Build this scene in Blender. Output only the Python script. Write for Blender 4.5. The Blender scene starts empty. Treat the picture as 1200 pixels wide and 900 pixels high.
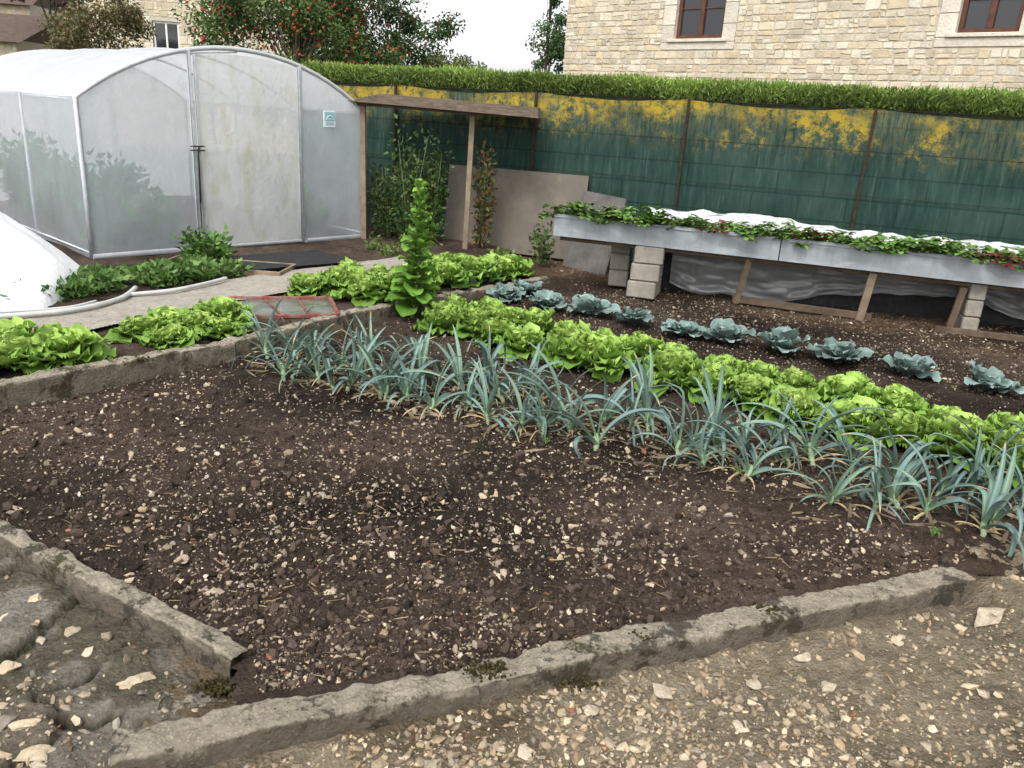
import bpy, math, random
import numpy as np
from mathutils import Vector, Matrix
random.seed(7)
rg=np.random.default_rng(11)
D=bpy.data; SC=bpy.context.scene; COL=SC.collection
pi=math.pi

# ------------------------------------------------------------------ helpers
def tag(o,label=None,cat=None,group=None,kind=None):
    if label: o["label"]=label
    if cat: o["category"]=cat
    if group: o["group"]=group
    if kind: o["kind"]=kind
    return o
def link(o,parent=None):
    COL.objects.link(o)
    if parent is not None: o.parent=parent
    return o
def empty(name,loc=(0,0,0),rz=0):
    o=D.objects.new(name,None); o.location=loc; o.rotation_euler=(0,0,rz); o.empty_display_size=.1
    return link(o)
class MB:
    """mesh accumulator"""
    def __init__(s): s.V=[];s.F=[];s.C=[];s.M=[];s.n=0
    def add(s,V,F,C=(.5,.5,.5),m=0):
        V=np.asarray(V,float).reshape(-1,3)
        if isinstance(F,np.ndarray): Fs=[F]
        else:
            d={}
            for f in F: d.setdefault(len(f),[]).append(f)
            Fs=[np.array(x) for x in d.values()]
        C=np.asarray(C,float)
        if C.ndim==1: C=np.tile(C,(len(V),1))
        for f in Fs:
            s.F.append(f+s.n); s.M.append(np.full(len(f),m))
        s.V.append(V); s.C.append(C); s.n+=len(V)
        return s
    def mesh(s,name,mats,smooth=True):
        V=np.concatenate(s.V); C=np.concatenate(s.C)
        me=D.meshes.new(name)
        me.vertices.add(len(V)); me.vertices.foreach_set("co",V.ravel())
        loops=np.concatenate([f.ravel() for f in s.F]).astype(np.int32)
        tot=np.concatenate([np.full(len(f),f.shape[1]) for f in s.F]).astype(np.int32)
        st=(np.cumsum(tot)-tot).astype(np.int32)
        me.loops.add(len(loops)); me.loops.foreach_set("vertex_index",loops)
        me.polygons.add(len(tot)); me.polygons.foreach_set("loop_start",st); me.polygons.foreach_set("loop_total",tot)
        me.update(calc_edges=True)
        for m in (mats if isinstance(mats,(list,tuple)) else [mats]): me.materials.append(m)
        me.polygons.foreach_set("material_index",np.concatenate(s.M).astype(np.int32))
        me.polygons.foreach_set("use_smooth",np.full(len(tot),bool(smooth)))
        a=me.color_attributes.new("Col","FLOAT_COLOR","POINT")
        a.data.foreach_set("color",np.concatenate([C,np.ones((len(C),1))],1).astype(np.float32).ravel())
        me.validate(); me.update()
        return me
    def obj(s,name,mats,smooth=True,parent=None):
        return link(D.objects.new(name,s.mesh(name,mats,smooth)),parent)

TB=[np.random.default_rng(i).random((256,256)) for i in range(6)]
def vn(x,y,k=0):
    T=TB[k%6]; xi=np.floor(x).astype(int); yi=np.floor(y).astype(int); fx=x-xi; fy=y-yi
    fx=fx*fx*(3-2*fx); fy=fy*fy*(3-2*fy)
    a=T[xi&255,yi&255]; b=T[(xi+1)&255,yi&255]; c=T[xi&255,(yi+1)&255]; d=T[(xi+1)&255,(yi+1)&255]
    return (a*(1-fx)+b*fx)*(1-fy)+(c*(1-fx)+d*fx)*fy-.5
def fbm(x,y,sc,o=3,k=0):
    r=0;a=1
    for i in range(o): r=r+a*vn(x*sc+i*17.3,y*sc+i*9.1,k+i); sc*=2.1; a*=.5
    return r
def inpoly(x,y,P):
    r=np.zeros(x.shape,bool); n=len(P)
    for i in range(n):
        x1,y1=P[i]; x2,y2=P[(i+1)%n]
        if y1==y2: continue
        c=((y1>y)!=(y2>y))&(x<(x2-x1)*(y-y1)/(y2-y1)+x1); r^=c
    return r
def grid(nu,nv):
    i=np.arange((nu-1)*(nv-1)); a=(i//(nv-1))*nv+i%(nv-1)
    return np.stack([a,a+nv,a+nv+1,a+1],1)
def tube(pts,rad,n=8,cap=True):
    pts=[Vector(p) for p in pts]; 
    if not hasattr(rad,'__len__'): rad=[rad]*len(pts)
    V=[];F=[]; prev=None
    for i,p in enumerate(pts):
        t=(pts[min(i+1,len(pts)-1)]-pts[max(i-1,0)]).normalized()
        if prev is None: a=t.orthogonal().normalized()
        else: a=(prev-t*prev.dot(t)).normalized()
        prev=a; b=t.cross(a)
        for k in range(n):
            q=p+(a*math.cos(2*pi*k/n)+b*math.sin(2*pi*k/n))*rad[i]; V.append(q[:])
    for i in range(len(pts)-1):
        for k in range(n): F.append((i*n+k,i*n+(k+1)%n,(i+1)*n+(k+1)%n,(i+1)*n+k))
    if cap: F.append(tuple(range(n))[::-1]); F.append(tuple((len(pts)-1)*n+k for k in range(n)))
    return V,F
def box(x0,x1,y0,y1,z0,z1,bv=.004):
    """chamfered box"""
    b=min(bv,(x1-x0)/3,(y1-y0)/3,(z1-z0)/3)
    V=[];idx={}
    for sx in (0,1):
        for sy in (0,1):
            for sz in (0,1):
                X=(x0,x1)[sx];Y=(y0,y1)[sy];Z=(z0,z1)[sz]
                dx=b if sx==0 else -b;dy=b if sy==0 else -b;dz=b if sz==0 else -b
                for ax,p in enumerate(((X,Y+dy,Z+dz),(X+dx,Y,Z+dz),(X+dx,Y+dy,Z))):
                    idx[(sx,sy,sz,ax)]=len(V);V.append(p)
    F=[]
    for s in (0,1):
        F.append([idx[(s,a,c,0)] for a,c in ((0,0),(1,0),(1,1),(0,1))])
        F.append([idx[(a,s,c,1)] for a,c in ((0,0),(1,0),(1,1),(0,1))])
        F.append([idx[(a,c,s,2)] for a,c in ((0,0),(1,0),(1,1),(0,1))])
    for a in (0,1):
        for c in (0,1):
            F.append([idx[(0,a,c,1)],idx[(1,a,c,1)],idx[(1,a,c,2)],idx[(0,a,c,2)]])
            F.append([idx[(a,0,c,0)],idx[(a,1,c,0)],idx[(a,1,c,2)],idx[(a,0,c,2)]])
            F.append([idx[(a,c,0,0)],idx[(a,c,1,0)],idx[(a,c,1,1)],idx[(a,c,0,1)]])
            for d in (0,1): F.append([idx[(a,c,d,0)],idx[(a,c,d,1)],idx[(a,c,d,2)]])
    return V,F
def obb(p0,p1,w,h,bv=.004,up=Vector((0,0,1))):
    """beam from p0 to p1, width w, height h"""
    p0=Vector(p0);p1=Vector(p1);L=(p1-p0).length;x=(p1-p0).normalized()
    if abs(x.dot(up))>.95: up=Vector((0,1,0))
    y=up.cross(x).normalized();z=x.cross(y)
    V,F=box(0,L,-w/2,w/2,-h/2,h/2,bv)
    return [(p0+x*v[0]+y*v[1]+z*v[2])[:] for v in V],F
def ico(sub):
    import bmesh
    bm=bmesh.new(); bmesh.ops.create_icosphere(bm,subdivisions=sub,radius=1)
    V=np.array([v.co[:] for v in bm.verts]); F=np.array([[v.index for v in f.verts] for f in bm.faces]); bm.free()
    return V,F
I1=ico(1); I2=ico(2); I3=ico(3)
def rotz_any(n,flat=0):
    q=rg.normal(size=(n,4)); 
    if flat: q[:,1:3]*=flat
    q/=np.linalg.norm(q,axis=1)[:,None]; w,x,y,z=q.T
    return np.stack([1-2*(y*y+z*z),2*(x*y-z*w),2*(x*z+y*w),2*(x*y+z*w),1-2*(x*x+z*z),2*(y*z-x*w),2*(x*z-y*w),2*(y*z+x*w),1-2*(x*x+y*y)],1).reshape(n,3,3)
def dirmat(d):
    d=d/np.linalg.norm(d,axis=1)[:,None]; n=len(d)
    r=rg.normal(size=(n,3)); y=np.cross(d,r); y/=np.linalg.norm(y,axis=1)[:,None]; z=np.cross(d,y)
    return np.stack([d,y,z],2)
def scat(mb,base,pos,scl,rot,col,m=0):
    BV,BF=base; n=len(pos); scl=np.asarray(scl,float)
    if scl.ndim==1: scl=scl[:,None]
    V=BV[None]*scl[:,None,:] if scl.shape[1]==3 else BV[None]*scl[:,None]
    V=np.einsum('nij,nkj->nki',rot,V)+pos[:,None,:]
    F=(BF[None]+(np.arange(n)*len(BV))[:,None,None]).reshape(-1,BF.shape[1])
    mb.add(V.reshape(-1,3),F,np.repeat(col,len(BV),0),m)
LF=(np.array([(0,0,0),(.45,-.27,.07),(.45,.27,.07),(1,0,-.05),(.5,0,0)],float),np.array([(0,1,4),(1,3,4),(0,4,2),(4,3,2)]))
NEED=(np.array([(0,-.08,0),(0,.08,0),(1,0,0),(.5,-.09,.03),(.5,.09,.03)],float),np.array([(0,3,1),(1,3,4),(3,2,4)]))
def stonebase(seed,sub=I1,amp=.35):
    r=np.random.default_rng(seed); V,F=sub; 
    k=r.normal(size=(5,3)); d=1+sum(amp*.3*np.sin(V@k[i]*2.2+i) for i in range(5))
    V2=V*d[:,None]; 
    for i in range(7):
        nrm=r.normal(size=3); nrm/=np.linalg.norm(nrm); c=.5+.3*r.random(); s=V2@nrm; V2=V2-np.outer(np.maximum(s-c,0),nrm)
    return V2,F

# ------------------------------------------------------------------ materials
def newmat(name):
    m=D.materials.new(name); m.use_nodes=True; nt=m.node_tree; nt.nodes.clear()
    return m,nt,nt.nodes,nt.links
def N(nt,t): return nt.nodes.new(t)
def ramp(nt,fac,stops):
    r=nt.nodes.new('ShaderNodeValToRGB'); e=r.color_ramp.elements
    while len(e)<len(stops): e.new(.5)
    for i,(p,c) in enumerate(stops): e[i].position=p; e[i].color=(*c,1)
    nt.links.new(fac,r.inputs[0]); return r.outputs[0]
def noise(nt,co,sc,det=4,rough=.6,dist=0):
    n=nt.nodes.new('ShaderNodeTexNoise'); n.inputs['Scale'].default_value=sc; n.inputs['Detail'].default_value=det
    n.inputs['Roughness'].default_value=rough; n.inputs['Distortion'].default_value=dist
    nt.links.new(co,n.inputs['Vector']); return n.outputs['Fac']
def mixc(nt,fac,a,b,mode='MIX'):
    n=nt.nodes.new('ShaderNodeMix'); n.data_type='RGBA'; n.blend_type=mode
    for s,v in ((0,fac),(6,a),(7,b)):
        if hasattr(v,'is_output'): nt.links.new(v,n.inputs[s])
        elif s==0: n.inputs[0].default_value=v
        else: n.inputs[s].default_value=(*v,1)
    return n.outputs[2]
def mth(nt,op,a,b=0.0,clamp=False):
    n=nt.nodes.new('ShaderNodeMath'); n.operation=op; n.use_clamp=clamp
    for i,v in enumerate((a,b)):
        if hasattr(v,'is_output'): nt.links.new(v,n.inputs[i])
        else: n.inputs[i].default_value=v
    return n.outputs[0]
def finish(nt,col,rough=.8,bump=None,bs=.3,bd=.01,metal=0,spec=.3,transl=0):
    p=nt.nodes.new('ShaderNodeBsdfPrincipled'); o=nt.nodes.new('ShaderNodeOutputMaterial')
    if hasattr(col,'is_output'): nt.links.new(col,p.inputs['Base Color'])
    else: p.inputs['Base Color'].default_value=(*col,1)
    p.inputs['Roughness'].default_value=rough
    p.inputs['Metallic'].default_value=metal; p.inputs['Specular IOR Level'].default_value=spec
    if bump is not None:
        b=nt.nodes.new('ShaderNodeBump'); b.inputs['Strength'].default_value=bs; b.inputs['Distance'].default_value=bd
        nt.links.new(bump,b.inputs['Height']); nt.links.new(b.outputs[0],p.inputs['Normal'])
    if transl:
        t=nt.nodes.new('ShaderNodeBsdfTranslucent'); mx=nt.nodes.new('ShaderNodeMixShader'); mx.inputs[0].default_value=transl
        if hasattr(col,'is_output'): nt.links.new(col,t.inputs[0])
        else: t.inputs[0].default_value=(*col,1)
        nt.links.new(p.outputs[0],mx.inputs[1]); nt.links.new(t.outputs[0],mx.inputs[2]); nt.links.new(mx.outputs[0],o.inputs[0])
    else: nt.links.new(p.outputs[0],o.inputs[0])
    return p
def coord(nt,which='Object'): return nt.nodes.new('ShaderNodeTexCoord').outputs[which]
def m_attr(name,rough=.7,nsc=20,var=.5,bs=.3,bd=.005,transl=0,spec=.3,objvar=.25,fine=120):
    m,nt,_,_=newmat(name)
    a=nt.nodes.new('ShaderNodeAttribute'); a.attribute_name='Col'
    co=coord(nt); n1=noise(nt,co,nsc,4); n2=noise(nt,co,fine,3)
    f=mth(nt,'ADD',mth(nt,'MULTIPLY',n1,2*var),1-var)
    oi=nt.nodes.new('ShaderNodeObjectInfo'); g=mth(nt,'ADD',mth(nt,'MULTIPLY',oi.outputs['Random'],objvar),1-objvar/2)
    f=mth(nt,'MULTIPLY',f,g)
    v=nt.nodes.new('ShaderNodeVectorMath'); v.operation='SCALE'; nt.links.new(a.outputs['Color'],v.inputs[0]); nt.links.new(f,v.inputs['Scale'])
    finish(nt,v.outputs[0],rough,n2,bs,bd,spec=spec,transl=transl)
    return m
def m_noise(name,stops,sc=8,rough=.85,fine=60,bs=.4,bd=.01,sc2=None,stops2=None,fac2=.5,metal=0,spec=.3):
    m,nt,_,_=newmat(name); co=coord(nt)
    c=ramp(nt,noise(nt,co,sc,6,.65),stops)
    if sc2:
        c=mixc(nt,ramp(nt,noise(nt,co,sc2,5,.6),[(.5-.07,(0,0,0)),(.5+.1,(fac2,)*3)]),c,stops2)
    finish(nt,c,rough,noise(nt,co,fine,5,.7),bs,bd,metal,spec)
    return m
M_leaf=m_attr("leaf_surface",.55,25,.3,.35,.004,transl=.18,spec=.3)
M_leek=m_attr("leek_leaf_surface",.55,12,.25,.1,.002,transl=.08,spec=.3)
M_cab=m_attr("cabbage_leaf_surface",.6,18,.25,.4,.004,transl=.06,spec=.3)
M_tree=m_attr("tree_leaf_surface",.6,1.2,.35,.1,.004,transl=.2,spec=.3,objvar=.1)
M_stone=m_attr("pebble_surface",.9,60,.45,.8,.004,spec=.12,objvar=.2,fine=160)
M_clod=m_attr("soil_crumb_surface",.95,30,.35,.8,.004,spec=.1,objvar=0,fine=150)
M_wood=m_noise("weathered_wood",[(.3,(.13,.095,.062)),(.7,(.28,.22,.15))],6,.85,40,.3,.004)
M_woodd=m_noise("dark_wood",[(.3,(.05,.033,.022)),(.7,(.14,.10,.07))],6,.85,40,.3,.004)
M_roofw=m_noise("weathered_roof_boards",[(.3,(.07,.052,.038)),(.7,(.18,.14,.105))],6,.9,40,.4,.004)
M_bark=m_noise("bark",[(.3,(.03,.025,.02)),(.7,(.10,.08,.06))],12,.9,40,.8,.02)
M_metalw=m_noise("galvanised_tube",[(.3,(.42,.45,.47)),(.7,(.6,.62,.64))],10,.45,60,.1,.002,metal=.3,spec=.5)
M_rust=m_noise("rusty_steel",[(.3,(.018,.013,.011)),(.7,(.055,.036,.027))],15,.85,60,.4,.003,spec=.15)
M_block=m_noise("cinder_block_concrete",[(.3,(.25,.225,.19)),(.7,(.42,.385,.33))],14,.95,90,1,.01,sc2=3,stops2=(.2,.18,.15),fac2=.6)
M_black=m_noise("black_rubber",[(.3,(.012,.012,.013)),(.7,(.03,.03,.032))],20,.8,80,.4,.004)
M_white=m_noise("white_plastic_tube",[(.3,(.42,.42,.41)),(.7,(.56,.56,.54))],10,.5,60,.1,.002)
M_fleece=m_noise("white_fleece",[(.3,(.68,.69,.71)),(.7,(.84,.85,.86))],3,.9,22,.5,.02)
M_poly=m_noise("crumpled_pale_plastic",[(.3,(.36,.37,.38)),(.7,(.68,.69,.70))],5,.45,14,.8,.03,spec=.5)
M_red=m_noise("faded_red_paint",[(.3,(.13,.03,.025)),(.7,(.25,.06,.05))],12,.7,60,.3,.002,sc2=14,stops2=(.2,.16,.13),fac2=.7)
M_apple=m_noise("apple_skin",[(.3,(.26,.02,.012)),(.7,(.36,.06,.028))],12,.5,40,.05,.001,spec=.3)

def m_concrete(name,base0,base1,moss=.5,bs=1.0):
    m,nt,_,_=newmat(name)
    g=nt.nodes.new('ShaderNodeNewGeometry'); co2=g.outputs['Position']
    c=ramp(nt,noise(nt,co2,9,8,.75),[(.3,base0),(.7,base1)])
    sp=nt.nodes.new('ShaderNodeTexVoronoi'); sp.inputs['Scale'].default_value=75; nt.links.new(co2,sp.inputs['Vector'])
    c=mixc(nt,ramp(nt,sp.outputs['Distance'],[(.12,(.55,.55,.55)),(.35,(0,0,0))]),c,(base1[0]*1.4,base1[1]*1.32,base1[2]*1.2))
    c=mixc(nt,ramp(nt,noise(nt,co2,30,5,.7),[(.52,(0,0,0)),(.62,(.4,.4,.4))]),c,(base0[0]*.45,base0[1]*.45,base0[2]*.42))
    c=mixc(nt,ramp(nt,noise(nt,co2,5.5,7,.75),[(.53,(0,0,0)),(.58,(moss,)*3)]),c,(.055,.05,.038))
    c=mixc(nt,ramp(nt,noise(nt,co2,2.6,8,.78),[(.56,(0,0,0)),(.60,(moss,)*3)]),c,(.04,.036,.012))
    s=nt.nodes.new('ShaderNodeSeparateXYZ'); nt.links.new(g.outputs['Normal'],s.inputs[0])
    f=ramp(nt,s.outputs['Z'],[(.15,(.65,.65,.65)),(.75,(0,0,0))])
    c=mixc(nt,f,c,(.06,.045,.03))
    n1=mth(nt,'ADD',noise(nt,co2,45,8,.8),mth(nt,'MULTIPLY',sp.outputs['Distance'],-.35))
    finish(nt,c,.95,n1,bs,.02,spec=.12)
    return m
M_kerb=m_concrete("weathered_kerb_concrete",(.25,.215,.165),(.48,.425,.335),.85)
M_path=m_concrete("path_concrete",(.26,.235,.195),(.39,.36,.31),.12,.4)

def m_film(name,op=.8,col=(.8,.82,.84),stain=.35,stc=(.5,.5,.4)):
    m,nt,_,_=newmat(name); co=coord(nt,'Object'); L=nt.links
    n=noise(nt,co,2.5,5,.6); mp=nt.nodes.new('ShaderNodeMapping'); mp.inputs['Scale'].default_value=(1,1,.35); L.new(co,mp.inputs[0]); st=noise(nt,mp.outputs[0],5,6,.72)
    c=mixc(nt,ramp(nt,st,[(.5,(0,0,0)),(.75,(stain,)*3)]),col,stc)
    d=N(nt,'ShaderNodeBsdfDiffuse'); t=N(nt,'ShaderNodeBsdfTranslucent'); g=N(nt,'ShaderNodeBsdfGlossy'); g.inputs['Roughness'].default_value=.35
    L.new(c,d.inputs[0]); L.new(c,t.inputs[0]); g.inputs[0].default_value=(.8,.8,.8,1)
    a=N(nt,'ShaderNodeMixShader'); a.inputs[0].default_value=.55; L.new(d.outputs[0],a.inputs[1]); L.new(t.outputs[0],a.inputs[2])
    b=N(nt,'ShaderNodeMixShader'); b.inputs[0].default_value=.08; L.new(a.outputs[0],b.inputs[1]); L.new(g.outputs[0],b.inputs[2])
    tr=N(nt,'ShaderNodeBsdfTransparent'); e=N(nt,'ShaderNodeMixShader'); L.new(tr.outputs[0],e.inputs[1]); L.new(b.outputs[0],e.inputs[2])
    L.new(mth(nt,'ADD',mth(nt,'MULTIPLY',n,.25),op-.12,True),e.inputs[0])
    bp=N(nt,'ShaderNodeBump'); bp.inputs['Strength'].default_value=.4; bp.inputs['Distance'].default_value=.02; L.new(noise(nt,co,9,3,.5,1),bp.inputs['Height'])
    for q in (d,t,g): L.new(bp.outputs[0],q.inputs['Normal'])
    o=N(nt,'ShaderNodeOutputMaterial'); L.new(e.outputs[0],o.inputs[0])
    return m
M_film=m_film("greenhouse_film",.46,(.82,.87,.92),.3)
M_roof=m_film("greenhouse_roof_film",.85,(.88,.9,.92),.1)
M_door=m_film("greenhouse_door_film",.76,(.84,.85,.85),.8,(.52,.50,.26))

# ------------------------------------------------------------------ terrain
KL=[(-3.9,2.6),(-3.35,3.28),(-2.75,4.05),(-1.89,5.13),(-1.32,6.12),(-.66,7.12),(.29,8.37)]
FK=[(-.99,1.68),(-.44,1.91),(-.05,2.08),(.57,2.34),(.98,2.54),(1.53,2.74),(1.87,2.82)]
def smooth(t): t=np.clip(t,0,1); return t*t*(3-2*t)
def z_bed(x,y):
    ridged=np.abs(fbm(x,y,9,3,1))
    h=.035*fbm(x,y,1.1,2,0)+.020*fbm(x,y,5,3,2)+.022*(.18-ridged)+.014*fbm(x,y,36,2,3)
    return h-.012
def z_yard(x,y):
    return .095-.085*smooth((x+.9)/1.5)+.02*fbm(x,y,3,3,1)+.012*fbm(x,y,25,2,2)
def z_grav(x,y):
    up=smooth((x-1.82)/.22)*smooth((y-(2.35-.12*(x-1.8)))/.4)
    return -.062+.074*up+.03*(1-.6*up)*fbm(x,y,2.2,3,4)+.024*fbm(x,y,14,4,1)
rv=np.random.default_rng(5); PV=np.stack([rv.uniform(-5,0,110),rv.uniform(-.5,4.5,110)],1)
def z_pave(x,y,ret=False):
    xx=x+.12*fbm(x,y,5,4,1); yy=y+.12*fbm(x,y,5,4,3)
    d=np.sqrt((xx[...,None]-PV[:,0])**2+(yy[...,None]-PV[:,1])**2); ds=np.sort(d,-1); e=ds[...,1]-ds[...,0]; idx=np.argmin(d,-1)
    h=-.092+.03*smooth(e/.02)+.034*(TB[0][idx%256,3]-.5)+.022*fbm(x,y,3,4,2)+.022*fbm(x,y,15,4,2)
    return (h,e,idx) if ret else h
def patch(name,P,fz,mat,res,colf=None):
    P=np.array(P); x0,y0=P.min(0); x1,y1=P.max(0)
    nx=int((x1-x0)/res)+2; ny=int((y1-y0)/res)+2
    X,Y=np.meshgrid(x0+np.arange(nx)*res,y0+np.arange(ny)*res,indexing='ij')
    Z=fz(X,Y); F=grid(nx,ny)
    k=inpoly(X+res/2,Y+res/2,[tuple(p) for p in P]).ravel()
    ii=np.arange((nx-1)*(ny-1)); a=(ii//(ny-1))*ny+ii%(ny-1)
    F=F[k[a]]
    C=colf(X,Y,Z).reshape(-1,3) if colf else np.full((X.size,3),.5)
    V=np.stack([X,Y,Z],-1).reshape(-1,3)
    used=np.unique(F); mp=np.zeros(len(V),int); mp[used]=np.arange(len(used))
    mb=MB(); mb.add(V[used],mp[F],C[used]); return mb.obj(name,mat)
def m_ground(name,stops,sc,fine,bs,bd):
    m,nt,_,_=newmat(name); co=coord(nt,'Object')
    a=nt.nodes.new('ShaderNodeAttribute'); a.attribute_name='Col'
    c=ramp(nt,noise(nt,co,sc,10,.8),stops)
    v=nt.nodes.new('ShaderNodeVectorMath'); v.operation='MULTIPLY'; nt.links.new(c,v.inputs[0]); nt.links.new(a.outputs['Color'],v.inputs[1])
    vo=nt.nodes.new('ShaderNodeTexVoronoi'); vo.inputs['Scale'].default_value=fine; nt.links.new(co,vo.inputs['Vector'])
    n2=noise(nt,co,fine,6,.75)
    finish(nt,v.outputs[0],.95,mth(nt,'ADD',n2,mth(nt,'MULTIPLY',vo.outputs['Distance'],.6)),bs,bd,spec=.08)
    return m
MG_soil=m_ground("dark_garden_soil",[(.25,(.025,.019,.015)),(.5,(.062,.045,.035)),(.75,(.135,.103,.079))],14,90,1,.022)
MG_grav=m_ground("gravelly_earth",[(.25,(.11,.084,.054)),(.5,(.28,.23,.16)),(.75,(.46,.395,.295))],16,75,1,.03)
MG_pave=m_ground("old_flagstones",[(.25,(.085,.076,.062)),(.5,(.22,.198,.162)),(.75,(.40,.365,.305))],12,60,1,.025)
MG_grass=m_noise("rough_grass",[(.3,(.03,.05,.015)),(.7,(.07,.1,.03))],.8,.95,20,.8,.05)
one=lambda X: np.ones(X.shape+(3,))
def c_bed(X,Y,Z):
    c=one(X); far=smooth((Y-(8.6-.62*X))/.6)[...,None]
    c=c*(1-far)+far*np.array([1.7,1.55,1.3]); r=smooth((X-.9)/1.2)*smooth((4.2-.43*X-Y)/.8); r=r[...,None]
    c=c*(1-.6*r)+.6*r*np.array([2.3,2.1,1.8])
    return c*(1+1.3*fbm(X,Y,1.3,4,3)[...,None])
def c_grav(X,Y,Z): 
    c=one(X)*(1+.8*fbm(X,Y,1.6,4,5)[...,None]); d=smooth((fbm(X,Y,.9,3,2)+.02)/.25)[...,None]
    return c*(1-.42*d*np.array([.9,1,1.1]))
def c_pave(X,Y,Z):
    h,e,idx=z_pave(X,Y,True); s=(.72+.5*TB[1][idx%256,7])[...,None]*np.ones(3)
    k=smooth((.02-e)/.018)[...,None]*.9; c=s*(1-k)+k*np.array([.14,.15,.08]); d=smooth((fbm(X,Y,2.2,4,4)-.03)/.2)[...,None]*.5
    c=c*(1-d)+d*np.array([.55,.46,.34]); mo=smooth((fbm(X,Y,3.5,4,0)-.17)/.08)[...,None]*.6
    return c*(1-mo)+mo*np.array([.26,.25,.13])
g=MB(); R=400
g.add([(-R,-R,-.16),(R,-R,-.16),(R,R,-.16),(-R,R,-.16)],np.array([[0,1,2,3]])); g=g.obj("ground",MG_grass); tag(g,"rough grassy ground around the vegetable garden","ground",kind="structure")
P_bed=[(-3.4,3.46),(-1.98,2.74),(-.82,2.1),(-.72,1.84),(-.05,2.06),(.57,2.32),(.98,2.52),(1.53,2.72),(1.9,2.86),(2.3,2.9),(3,2.95),(3.8,2.6),(9,2.2),(10,6.3),(-.2,10.4),(-.2,8.9),(.29,8.37),(-.66,7.12),(-1.32,6.12),(-1.89,5.13),(-2.75,4.05)]
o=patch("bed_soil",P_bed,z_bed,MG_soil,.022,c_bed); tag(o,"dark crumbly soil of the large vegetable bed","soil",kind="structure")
P_yard=[(-3.9,2.62),(-2.77,4.07),(-1.91,5.15),(-1.34,6.14),(-.68,7.14),(.3,8.42),(-.1,8.9),(-.1,10.6),(-3,11.6),(-5,14),(-12,14),(-12,2)]
o=patch("yard_soil",P_yard,z_yard,MG_soil,.04,lambda X,Y,Z:one(X)*1.3*(1+fbm(X,Y,2,3,1)[...,None])); tag(o,"brown earth in front of the polytunnel","soil",kind="structure")
P_path=[(-4.2,3.2),(-2.97,4.92),(-2.77,5.3),(-2.31,6.13),(-1.92,6.65),(-1.37,7.59),(-.85,8.5),(-1.3,8.75),(-1.5,8.37),(-2.4,7.26),(-2.95,6.35),(-3.49,5.23),(-4.7,3.4)]
o=patch("concrete_path",P_path,lambda X,Y:.125-.02*smooth((X+1.6)/.8)+.01*fbm(X,Y,3,3,2),M_path,.015); tag(o,"narrow weathered concrete garden path","path",kind="structure")
P_pave=[(-6,-1),(-.75,-1),(-.8,1.3),(-.86,1.75),(-.6,2.0),(-.8,2.2),(-1.97,2.8),(-3.9,3.85),(-6,4.2)]
o=patch("stone_paving",P_pave,z_pave,MG_pave,.014,c_pave); tag(o,"cracked old grey flagstone paving beside the bed","paving",kind="structure")
P_grav=[(-1.05,-1),(8,-1),(10,3.2),(3.9,3.2),(3,3.35),(2.3,3.25),(1.95,3.05),(1.75,2.85),(1.53,2.8),(.98,2.6),(.57,2.4),(-.05,2.15),(-.5,2.3),(-.8,2.4),(-1,2.2),(-1.0,1.68)]
o=patch("gravel_ground",P_grav,z_grav,MG_grav,.014,c_grav); tag(o,"yellowish stony earth outside the bed","gravel ground",kind="structure")

SB=[stonebase(i,amp=.6) for i in range(10)]
pal=np.array([(.50,.41,.29),(.56,.48,.36),(.38,.31,.22),(.29,.24,.18),(.42,.32,.21),(.31,.27,.22),(.2,.14,.09),(.26,.11,.065)])
def sample(P,n,rmin,rmax,power):
    out=[];c=0
    while c<n:
        k=n*3; th=rg.uniform(-.95,.95,k); u=rg.random(k)
        if power: r=1/(1/rmax+(1/rmin-1/rmax)*u)
        else: r=np.sqrt(rmin**2+(rmax**2-rmin**2)*u)
        p=np.stack([r*np.sin(th),r*np.cos(th)],1); p=p[inpoly(p[:,0],p[:,1],P)]; out.append(p); c+=len(p)
    return np.concatenate(out)[:n]
def pebbles(name,P,fz,n,rmin,rmax,smed,ssig,smax,pw,label,probs,bright=1,power=True,dens=None,sink=.2):
    mb=MB(); pts=sample(P,n,rmin,rmax,power)
    if dens is not None: pts=pts[rg.random(len(pts))<dens(pts[:,0],pts[:,1])]
    n=len(pts)
    s=np.minimum(smed*np.exp(rg.normal(0,ssig,n)),smax); z=fz(pts[:,0],pts[:,1])
    sc=np.stack([s*rg.uniform(.9,1.5,n),s*rg.uniform(.7,1.1,n),s*rg.uniform(.35,.8,n)],1)
    col=pal[rg.choice(len(pal),n,p=probs)]*rg.uniform(.5,1.15,(n,1))*bright
    rot=rotz_any(n,.35); pos=np.stack([pts[:,0],pts[:,1],z+sc[:,2]*sink],1); w=rg.integers(0,10,n)
    for i in range(10):
        k=w==i; scat(mb,SB[i],pos[k],sc[k],rot[k],col[k])
    o=mb.obj(name,M_stone,smooth=False); tag(o,label,"gravel",kind="stuff"); return o
pr=np.array([.25,.14,.19,.14,.14,.09,.035,.015]); pr/=pr.sum()
P_open=[(-3.3,3.5),(-1.97,2.82),(-.8,2.18),(-.7,1.95),(-.05,2.16),(.57,2.42),(.98,2.62),(1.53,2.82),(1.9,2.95),(2.6,2.95),(6,2.5),(6,7),(.3,8.2),(-1.9,5.1)]
dn=lambda x,y:np.clip(.75+1.6*fbm(x,y,2,2,4),.2,1)
pebbles("soil_pebble",P_open,z_bed,21000,1.9,9,.0044,.6,.021,1,"small cream stones scattered over the dark soil",pr,.92,True,dn)
pebbles("soil_pebble",P_open,z_bed,10000,1.9,9,.006,.5,.024,1,"small cream stones scattered over the dark soil",pr,.88,False,dn)
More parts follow.
